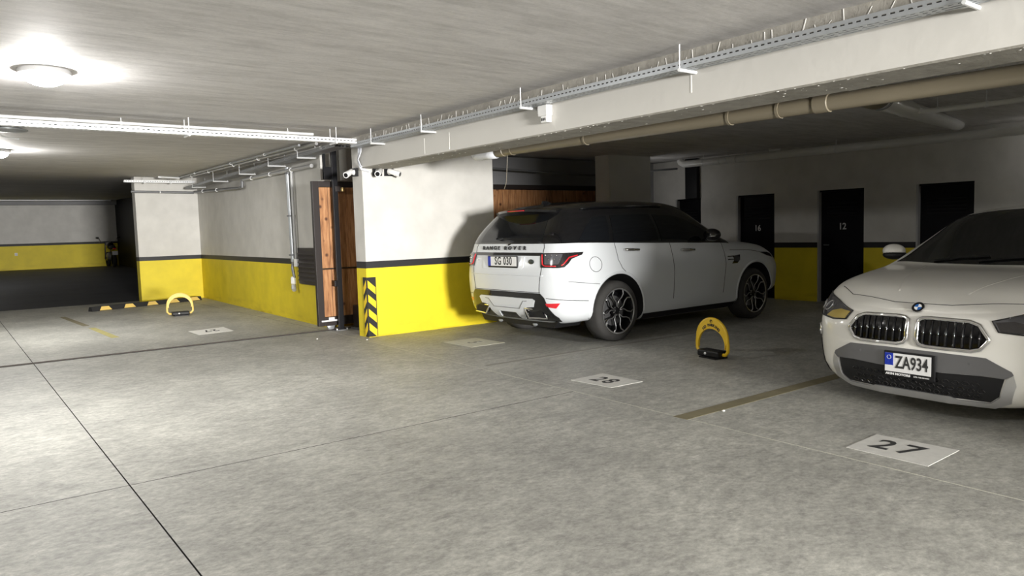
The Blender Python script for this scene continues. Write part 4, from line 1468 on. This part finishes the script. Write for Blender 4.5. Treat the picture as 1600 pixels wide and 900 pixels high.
# bumper: black lower panel, pale skid piece, exhausts
lw = suv.panel('bumper_panel', [(-.66, .655), (.66, .655), (.72, .60), (.76, .48), (.84, .36), (.82, .31), (-.82, .31), (-.84, .36), (-.76, .48), (-.72, .60)], 'rear', 'gloss_black', 0.006, 0.02, 0.04)
suv.panel('skid_piece', [(-.52, .585), (.52, .585), (.56, .565), (.52, .485), (.39, .475), (.34, .40), (.28, .325), (.20, .325), (.17, .40), (-.17, .40), (-.20, .325), (-.28, .325), (-.34, .40), (-.39, .475), (-.52, .485), (-.56, .565)], 'rear', 'paint_cool', 0.016, 0.03, 0.03)
suv.line('skid_groove', [(-.42, .555), (-.35, .55), (-.26, .455), (.26, .455), (.35, .55), (.42, .555)], 'rear', 0.004, 'satin_grey', off=0.017)
for s in (-1, 1):
    pts = [(s * .36, .455), (s * .64, .455), (s * .72, .355), (s * .44, .345)]
    W = [Vector((-.985 + 0.05 * (abs(a) > .6), a, b)) for a, b in pts]
    e = suv.local('exhaust_tip', tube(bmesh.new(), [W[0], W[0].lerp(W[1], .5), W[1], W[1].lerp(W[2], .5), W[2], W[2].lerp(W[3], .5), W[3], W[3].lerp(W[0], .5)], 0.013, 8, closed=True), 'chrome', True)
    bm = bmesh.new()
    prism(bm, [(s * .375, .445), (s * .63, .445), (s * .70, .365), (s * .45, .355)], 'x', -.965, -.80)
    obj('exhaust_core', bm, 'black_plastic', e)
bm = bmesh.new()
prism(bm, [(-.80, .33), (.80, .33), (.70, .22), (-.70, .22)], 'x', -.82, -.40)
suv.local('rear_undertray', bm, 'black_plastic')
for yy in (-.35, .35):
    suv.local('tow_bracket', tube(bmesh.new(), [(-.78, yy - .1, .25), (-.82, yy, .235), (-.78, yy + .1, .25)], 0.02, 8), 'galv', True)
# side details
suv.line('panel_seam', [(-.01, 1.235), (0.0, 1.02), (.06, .91), (.14, .845)], 'right', 0.004, 'seam', mirror=True)
suv.line('panel_seam', [(1.05, 1.19), (1.08, .8), (1.06, .45)], 'right', 0.004, 'seam', mirror=True)
suv.line('panel_seam', [(2.18, 1.16), (2.20, .85), (2.14, .45)], 'right', 0.004, 'seam', mirror=True)
suv.line('body_crease', [(-.33, .738), (-.6, .77), (-.81, .795)], 'right', 0.003, 'seam', mirror=True, off=-0.001)
suv.line('fuel_flap', [(-.39 + .10 * math.cos(a), .98 + .09 * math.sin(a)) for a in [k * PI / 16 for k in range(32)]], 'right', 0.0035, 'seam', closed=True, step=0.03)
for xx, zz in ((.265, 1.122), (1.385, 1.078)):
    for s, fr in ((-1, 'right'), (1, 'left')):
        a = suv.cast(xx - .125, zz + .004, fr, 0.028)[0]
        b = suv.cast(xx, zz, fr, 0.036)[0]
        c = suv.cast(xx + .125, zz - .004, fr, 0.028)[0]
        h = suv.local('door_handle', tube(bmesh.new(), [a - Vector((0, s * .03, 0)), a, b, c, c - Vector((0, s * .03, 0))], 0.014, 8, flat=1.3), 'chrome', True)
suv.panel('sill_cladding', [(.47, .30), (.49, .225), (2.43, .225), (2.45, .30)], 'right', 'black_plastic', 0.006, 0.02, 0.06, mirror=True)
suv.panel('wing_vent', [(2.36, .955), (2.535, .972), (2.52, .90), (2.45, .85), (2.34, .85), (2.40, .91)], 'right', 'gloss_black', 0.008, 0.02, 0.03, mirror=True)
for i in range(2):
    suv.line('vent_bar', [(2.25, .955 - i * .045), (2.39, .955 - i * .045)], 'right', 0.008, 'gloss_black', mirror=True, off=0.004)
suv.panel('headlamp', [(3.08, .985), (3.32, .975), (3.50, .93), (3.48, .89), (3.28, .925)], 'right', 'lamp_lens_dark', 0.006, 0.02, 0.03, mirror=True)
suv.line('bonnet_seam', [(2.33, 1.045), (2.8, 1.03), (3.10, .99)], 'right', 0.004, 'seam', mirror=True)
for ax in (0.0, 2.923):
    for s, fr in ((-1, 'right'), (1, 'left')):
        suv.line('arch_lip', [(ax + .475 * math.cos(R(a)), .39 + .475 * math.sin(R(a))) for a in range(-8, 189, 7)], fr, 0.016, 'paint_cool', off=-0.003)
for s in (-1, 1):
    m_ = bmesh.new()
    bmesh.ops.create_uvsphere(m_, u_segments=20, v_segments=14, radius=1, matrix=Matrix.Translation((1.80, s * 1.07, 1.275)) @ Matrix.Rotation(s * R(-12), 4, 'Z') @ Matrix.Diagonal((.075, .125, .085, 1)))
    mi = suv.local('door_mirror', m_, 'gloss_black', True)
    obj('mirror_arm', tube(bmesh.new(), [(1.83, s * .88, 1.20), (1.81, s * 1.0, 1.225)], 0.03, 8, flat=.6), 'gloss_black', mi, True)
    obj('mirror_strip', tube(bmesh.new(), [(1.75, s * 1.0, 1.252), (1.732, s * 1.08, 1.255), (1.75, s * 1.16, 1.258)], 0.008, 6), 'chrome', mi, True)
for s in (-1, 1):
    suv.line('roof_rail', [(1.2, s * .66), (.4, s * .675), (-.3, s * .66)], 'top', 0.014, 'gloss_black', off=0.012, step=0.08)

# --- white crossover, seen from the front
CRO = [
    [(-.66, 0, .32), (-.72, .25, .34), (-.82, .28, .5), (-.85, .28, .75), (-.78, .28, 1.02), (-.58, .28, 1.26), (-.42, .26, 1.40), (-.40, 0, 1.415)],
    [(-.62, 0, .32), (-.68, .55, .34), (-.77, .62, .5), (-.79, .64, .75), (-.71, .62, 1.02), (-.53, .52, 1.26), (-.38, .40, 1.41), (-.35, 0, 1.43)],
    [(-.5, 0, .30), (-.54, .72, .34), (-.60, .82, .48), (-.60, .84, .75), (-.54, .80, 1.02), (-.40, .57, 1.28), (-.28, .42, 1.43), (-.25, 0, 1.455)],
    ring(-.3, (0, .27), (.76, .32), (.89, .44), (.90, .74), (.855, 1.02), (.58, 1.33), (.43, 1.46), (0, 1.485)),
    ring(0.0, (0, .25), (.78, .30), (.908, .40), (.914, .72), (.865, 1.01), (.59, 1.375), (.44, 1.485), (0, 1.508)),
    ring(0.7, (0, .22), (.78, .25), (.885, .37), (.90, .70), (.865, 1.00), (.635, 1.41), (.48, 1.502), (0, 1.526)),
    ring(1.50, (0, .22), (.78, .25), (.885, .37), (.90, .70), (.865, .995), (.655, 1.375), (.50, 1.45), (0, 1.478)),
    ring(1.90, (0, .22), (.78, .25), (.885, .37), (.90, .69), (.868, .995), (.74, 1.205), (.56, 1.255), (0, 1.28)),
    ring(2.25, (0, .22), (.78, .25), (.895, .37), (.905, .69), (.868, .99), (.81, 1.045), (.56, 1.068), (0, 1.078)),
    ring(2.38, (0, .22), (.78, .25), (.90, .38), (.908, .69), (.866, .978), (.79, 1.02), (.55, 1.028), (0, 1.032)),
    ring(2.67, (0, .24), (.78, .28), (.908, .40), (.914, .69), (.862, .95), (.76, .988), (.52, 1.0), (0, 1.004)),
    ring(2.95, (0, .24), (.76, .26), (.895, .38), (.908, .66), (.848, .908), (.735, .945), (.48, .958), (0, .964)),
    [(3.05, 0, .18), (3.08, .74, .20), (3.16, .865, .34), (3.17, .885, .63), (3.12, .82, .855), (3.10, .70, .895), (3.12, .45, .912), (3.13, 0, .92)],
    [(3.12, 0, .17), (3.23, .68, .175), (3.305, .785, .31), (3.315, .80, .61), (3.26, .725, .79), (3.235, .61, .83), (3.25, .40, .848), (3.27, 0, .856)],
    [(3.2, 0, .16), (3.36, .51, .16), (3.435, .57, .29), (3.425, .575, .60), (3.385, .525, .745), (3.345, .455, .785), (3.345, .32, .803), (3.36, 0, .81)],
    [(3.26, 0, .15), (3.43, .24, .15), (3.495, .24, .29), (3.478, .24, .60), (3.44, .225, .735), (3.405, .20, .765), (3.40, .14, .775), (3.41, 0, .78)],
]
cro = Car('crossover_car', 'cream white crossover parked nose-out in bay 27 at the right edge', (8.8335, 2.1046, 0), PI + R(-4.21), CRO,
          lambda c: False, 'paint_warm', 'paint_warm', [(0.0, .35, .395), (2.67, .35, .395)])
for x in (0.0, 2.67):
    for s in (-1, 1):
        cro.wheel(x, s, 0.345, 0.245, 0.225, 0.895, 36, 'tyre', 'silver')
# glazing
cro.panel('windscreen', [(1.60, -.59), (1.95, -.68), (2.27, -.76), (2.33, -.4), (2.35, 0), (2.33, .4), (2.27, .76), (1.95, .68), (1.60, .59), (1.54, .25), (1.53, 0), (1.54, -.25)], 'top', 'screen_glass', 0.003, 0.01, 0.07)
cro.line('screen_surround', [(2.27, -.77), (1.95, -.69), (1.60, -.60), (1.53, -.25), (1.52, 0), (1.53, .25), (1.60, .60), (1.95, .69), (2.27, .77)], 'top', 0.007, 'black_plastic', off=0.0)
for poly in ([(2.10, 1.03), (1.85, 1.20), (1.55, 1.33), (.95, 1.38), (.95, 1.03)], [(.88, 1.03), (.88, 1.375), (.25, 1.36), (-.05, 1.27), (.02, 1.05)], [(-.05, 1.06), (-.12, 1.24), (-.34, 1.13), (-.30, 1.07)]):
    cro.panel('side_window', poly, 'right', 'tint_glass', 0.003, 0.01, 0.05, mirror=True)
cro.panel('rear_window', [(-.50, 1.06), (.50, 1.06), (.40, 1.33), (-.40, 1.33)], 'rear', 'tint_glass', 0.004, 0.012, 0.06)
for yy in (-.1, .35):
    cro.line('wiper', [(2.30, yy), (2.24, yy + .25), (2.20, yy + .5)][:3] if yy < .3 else [(2.30, -.45), (2.24, -.25), (2.22, -.05)], 'top', 0.008, 'black_plastic', off=0.012)
# kidney grilles: frame, dark well, slats
kid = [(.036, .708), (.06, .722), (.12, .727), (.36, .722), (.42, .702), (.482, .62), (.475, .60), (.435, .548), (.38, .534), (.10, .536), (.055, .548), (.036, .575)]
for s in (-1, 1):
    poly = [(a * s, b) for a, b in kid]
    if s < 0:
        poly = poly[::-1]
    w_ = cro.panel('grille', poly, 'front', 'lens', 0.004, 0.02, 0.035)
    cro.line('grille_frame', poly, 'front', 0.016, 'chrome', closed=True, off=0.006, step=0.025, parent=w_, flat=1.0)
    for i in range(8):
        y = (.08 + i * .05) * s
        hi = .71 if i < 6 else (.70 if i == 6 else .665)
        lo = .55 if i < 7 else .565
        a = [cro.cast(y, z, 'front', 0.010)[0] for z in (lo, (lo + hi) / 2, hi)]
        obj('grille_slat', tube(bmesh.new(), a, 0.0085, 6, flat=1.0), 'gloss_black', w_, True)
        bm = bmesh.new()
        bmesh.ops.create_icosphere(bm, subdivisions=1, radius=0.007, matrix=Matrix.Translation(a[2] + Vector((0.004, 0, -.02))) @ Matrix.Diagonal((.5, .7, 2.2, 1)))
        obj('slat_tip', bm, 'silver', w_, True)
# bonnet emblem
p, n = cro.cast(3.395, 0, 'top', 0.003)
n = (n + Vector((.55, 0, 0))).normalized()
em = thing('bonnet_emblem', 'round blue, white and black bonnet emblem', None)
del em['label']
em.parent = cro.t
em.location = p
em.rotation_euler = n.to_track_quat('Z', 'Y').to_euler()
obj('emblem_ring', lathe(bmesh.new(), [(.024, .006), (.041, .006), (.043, .003), (.043, 0)], 32), 'gloss_black', em, True, 40)
obj('emblem_rim', lathe(bmesh.new(), [(.0405, .005), (.042, .0075), (.0435, .004)], 32), 'chrome', em, True)
for q in range(4):
    bm = bmesh.new()
    a = [(0, 0)] + [(.025 * math.cos(R(90 * q + 15 * i)), .025 * math.sin(R(90 * q + 15 * i))) for i in range(7)]
    prism(bm, a, 'z', 0.003, 0.0065)
    obj('emblem_quarter', bm, 'emblem_blue' if q % 2 else 'plate_white', em)
# headlamps wrapped round the corners
for s in (-1, 1):
    fr = 'fr' if s < 0 else 'fl'
    # corner coordinate of (x, y=s*|y|): right: (x+y)/sqrt2, left: (x-y)/sqrt2 -> both (x-|y|)/sqrt2
    hl = cro.panel('headlamp', [(2.065, .733), (2.045, .668), (1.93, .658), (1.75, .672), (1.62, .70), (1.50, .76), (1.44, .83), (1.52, .85), (1.62, .842), (1.85, .79)], fr, 'lamp_smoke', 0.006, 0.03, 0.03)
    cro.panel('indicator', [(2.05, .725), (2.035, .672), (1.95, .665), (1.84, .675), (1.88, .715), (1.96, .735)], fr, 'lamp_amber' if s < 0 else 'lamp_lens_dark', 0.009, 0.012, 0.03, parent=hl)
    cro.line('lamp_edge', [(2.065, .733), (2.045, .668), (1.93, .658), (1.75, .672), (1.62, .70), (1.50, .76), (1.44, .83), (1.62, .842), (1.85, .79)], fr, 0.005, 'gloss_black', closed=True, off=0.006, parent=hl)
    for q in (1.79, 1.66):
        cro.line('light_ring', [(q + .04 * math.cos(a), .745 + .035 * math.sin(a)) for a in [k_ * PI / 8 for k_ in range(16)]], fr, 0.005, 'lamp_clear', closed=True, off=0.009, parent=hl, step=0.02)
    fg = cro.panel('fog_lamp', [(1.735 + .045 * math.cos(a), .556 + .045 * math.sin(a)) for a in [k_ * PI / 10 for k_ in range(20)]], fr, 'lamp_clear', 0.008, 0.02, 0.02)
    cro.line('fog_ring', [(1.735 + .045 * math.cos(a), .556 + .045 * math.sin(a)) for a in [k_ * PI / 10 for k_ in range(20)]], fr, 0.008, 'chrome', closed=True, off=0.008, step=0.02, parent=fg)
    cro.panel('side_intake', [(1.69, .475), (1.71, .46), (1.855, .235), (1.76, .245), (1.695, .31)], fr, 'black_plastic', 0.006, 0.02, 0.03)
    cro.line('bonnet_seam', [(2.4, .935), (2.7, .91), (2.95, .875), (3.04, .855)], 'right' if s < 0 else 'left', 0.003, 'seam')
cro.line('bonnet_seam', [(3.10, -.75), (3.22, -.60), (3.285, -.38), (3.335, -.2), (3.35, 0), (3.335, .2), (3.285, .38), (3.22, .60), (3.10, .75)], 'top', 0.003, 'seam')
for s in (-1, 1):
    cro.line('bonnet_crease', [(3.20, .24 * s), (2.95, .33 * s), (2.6, .42 * s), (2.40, .46 * s)], 'top', 0.022, 'paint_warm', off=-0.0185)
# lower fascia
cro.panel('fascia_panel', [(-.47, .497), (-.20, .505), (.20, .505), (.47, .497), (.61, .42), (.62, .40), (.58, .372), (.45, .378), (.19, .37), (-.19, .37), (-.45, .378), (-.58, .372), (-.62, .40), (-.61, .42)], 'front', 'satin_grey', 0.010, 0.03, 0.035)
li = cro.panel('lower_intake', [(-.575, .37), (-.45, .376), (-.19, .368), (.19, .368), (.45, .376), (.575, .37), (.545, .25), (.49, .205), (-.49, .205), (-.545, .25)], 'front', 'black_plastic', 0.004, 0.02, 0.035)
for r_ in range(3):
    for i in range(15):
        y = -.42 + i * .06 + (r_ % 2) * .03
        z = .235 + r_ * .04
        pp = [cro.cast(y + .022 * math.cos(a), z + .014 * math.sin(a), 'front', 0.006)[0] for a in [k_ * PI / 3 for k_ in range(6)]]
        obj('intake_mesh', tube(bmesh.new(), pp, 0.003, 4, closed=True), 'gloss_black', li)
cro.panel('chin_spoiler', [(-.62, .40), (-.635, .33), (-.60, .215), (-.50, .165), (.50, .165), (.60, .215), (.635, .33), (.62, .40), (.585, .37), (.55, .25), (.49, .200), (.30, .198), (.26, .215), (-.26, .215), (-.30, .198), (-.49, .200), (-.55, .25), (-.585, .37)], 'front', 'silver', 0.012, 0.03, 0.03)
# number plate
npl = box('number_plate', 3.502, 3.516, -.178, .18, .30, .482, 'black_plastic', cro.t, 0.005)
box('plate_face', 3.516, 3.519, -.168, .155, .335, .468, 'plate_white', npl)
box('country_band', 3.519, 3.5205, -.168, -.108, .38, .468, 'plate_blue', npl)
bm = tube(bmesh.new(), [(3.5207, -.138 + .014 * math.cos(a), .437 + .014 * math.sin(a)) for a in [k_ * PI / 8 for k_ in range(16)]], 0.0018, 5, closed=True)
obj('star_ring', bm, 'cable', npl)
text('ZA934', 0.124, 'ink', npl, (3.5205, .022, .402), (0, 1, 0), (0, 0, 1), 0.66, 0.0024)
text('AKIN MOTORS', 0.021, 'plate_white', npl, (3.5172, -.075, .318), (0, 1, 0), (0, 0, 1), 1.25, 0.0009)
text('LTD. Tel 444 4444', 0.0115, 'plate_white', npl, (3.5172, .09, .317), (0, 1, 0), (0, 0, 1), 1.2, 0.0004)
for s in (-1, 1):
    p, n = cro.cast(.38 * s, .45, 'front', 0.011)
    obj('parking_sensor', lathe(bmesh.new(), [(.009, -.002), (.009, .001), (0, .002)], 14, 'x', p), 'satin_grey', cro.t)
# mirrors
for s in (-1, 1):
    m_ = bmesh.new()
    bmesh.ops.create_uvsphere(m_, u_segments=20, v_segments=14, radius=1, matrix=Matrix.Translation((1.92, s * 1.0, 1.125)) @ Matrix.Rotation(s * R(14), 4, 'Z') @ Matrix.Diagonal((.07, .115, .065, 1)))
    mi = cro.local('door_mirror', m_, 'paint_warm', True)
    m_ = bmesh.new()
    bmesh.ops.create_uvsphere(m_, u_segments=20, v_segments=14, radius=1, matrix=Matrix.Translation((1.925, s * .99, 1.09)) @ Matrix.Rotation(s * R(14), 4, 'Z') @ Matrix.Diagonal((.078, .118, .045, 1)))
    obj('mirror_lower', m_, 'black_plastic', mi, True)
    obj('mirror_arm', tube(bmesh.new(), [(1.93, s * .82, 1.02), (1.92, s * .93, 1.08)], 0.028, 8, flat=.6), 'black_plastic', mi, True)
for ax in (0.0, 2.67):
    for fr in ('right', 'left'):
        cro.line('arch_cladding', [(ax + .415 * math.cos(R(a)), .35 + .415 * math.sin(R(a))) for a in range(-12, 193, 7)], fr, 0.022, 'satin_grey', off=-0.004)
cro.panel('sill_cladding', [(.42, .36), (.44, .27), (2.23, .27), (2.25, .36)], 'right', 'satin_grey', 0.006, 0.02, 0.06, mirror=True)
for x_ in (1.0, 2.05):
    cro.line('panel_seam', [(x_, .99), (x_ + .02, .7), (x_, .38)], 'right', 0.004, 'seam', mirror=True)
for xx in (.35, 1.25):
    for s, fr in ((-1, 'right'), (1, 'left')):
        a, b, c = (cro.cast(xx + d, .86, fr, 0.03)[0] for d in (-.09, 0, .09))
        cro.local('door_handle', tube(bmesh.new(), [a - Vector((0, s * .03, 0)), a, b, c, c - Vector((0, s * .03, 0))], 0.013, 8), 'paint_warm', True)

# ------------------------------------------------------------------ motorcycle in the dark at the far end
mc = thing('motorcycle', 'dark motorcycle with a pale plate parked in the shade by the ramp', 'motorcycle', (5.75, 34.0, 0.385))
obj('rear_wheel', lathe(bmesh.new(), [(.20, -.06), (.29, -.06), (.31, 0), (.29, .06), (.20, .06)], 28, 'x', (0, -.1, .31)), 'tyre', mc, True)
obj('front_wheel', lathe(bmesh.new(), [(.20, -.05), (.29, -.05), (.31, 0), (.29, .05), (.20, .05)], 28, 'x', (0, 1.2, .31)), 'tyre', mc, True)
obj('seat', tube(bmesh.new(), [(0, -.25, .80), (0, .1, .82), (0, .45, .78)], [.08, .13, .10], 12, flat=.6), 'black_rubber', mc, True)
obj('fuel_tank', tube(bmesh.new(), [(0, .4, .80), (0, .65, .90), (0, .95, .88)], [.09, .16, .08], 12), 'gloss_black', mc, True)
obj('engine', tube(bmesh.new(), [(0, .25, .42), (0, .55, .45), (0, .8, .45)], [.12, .18, .12], 10), 'satin_grey', mc, True)
obj('handlebar', tube(bmesh.new(), [(-.36, .85, 1.05), (-.15, .98, 1.02), (.15, .98, 1.02), (.36, .85, 1.05)], .018, 8), 'satin_grey', mc, True)
for s in (-1, 1):
    obj('mirror', tube(bmesh.new(), [(s * .28, .9, 1.05), (s * .34, .88, 1.2), (s * .36, .87, 1.21), (s * .44, .87, 1.22)], [.008, .008, .04, .03], 8), 'black_plastic', mc, True)
    obj('fork', tube(bmesh.new(), [(s * .1, .98, 1.0), (s * .1, 1.2, .31)], .022, 8), 'satin_grey', mc, True)
box('number_plate', -.10, .10, -.43, -.42, .50, .66, 'plate_white', mc)
box('tail_lamp', -.06, .06, -.40, -.36, .72, .78, 'lamp_red', mc, .01)
o = thing('wall_socket', 'small white socket on the far yellow wall at left', 'socket', (2.55, 35.5, 1.02))
box('socket_plate', -.05, .05, -.03, 0, -.05, .07, 'white_plastic', o, .008)
box('socket_cover', -.035, .035, -.04, -.03, -.035, .05, 'pvc_grey', o, .005)
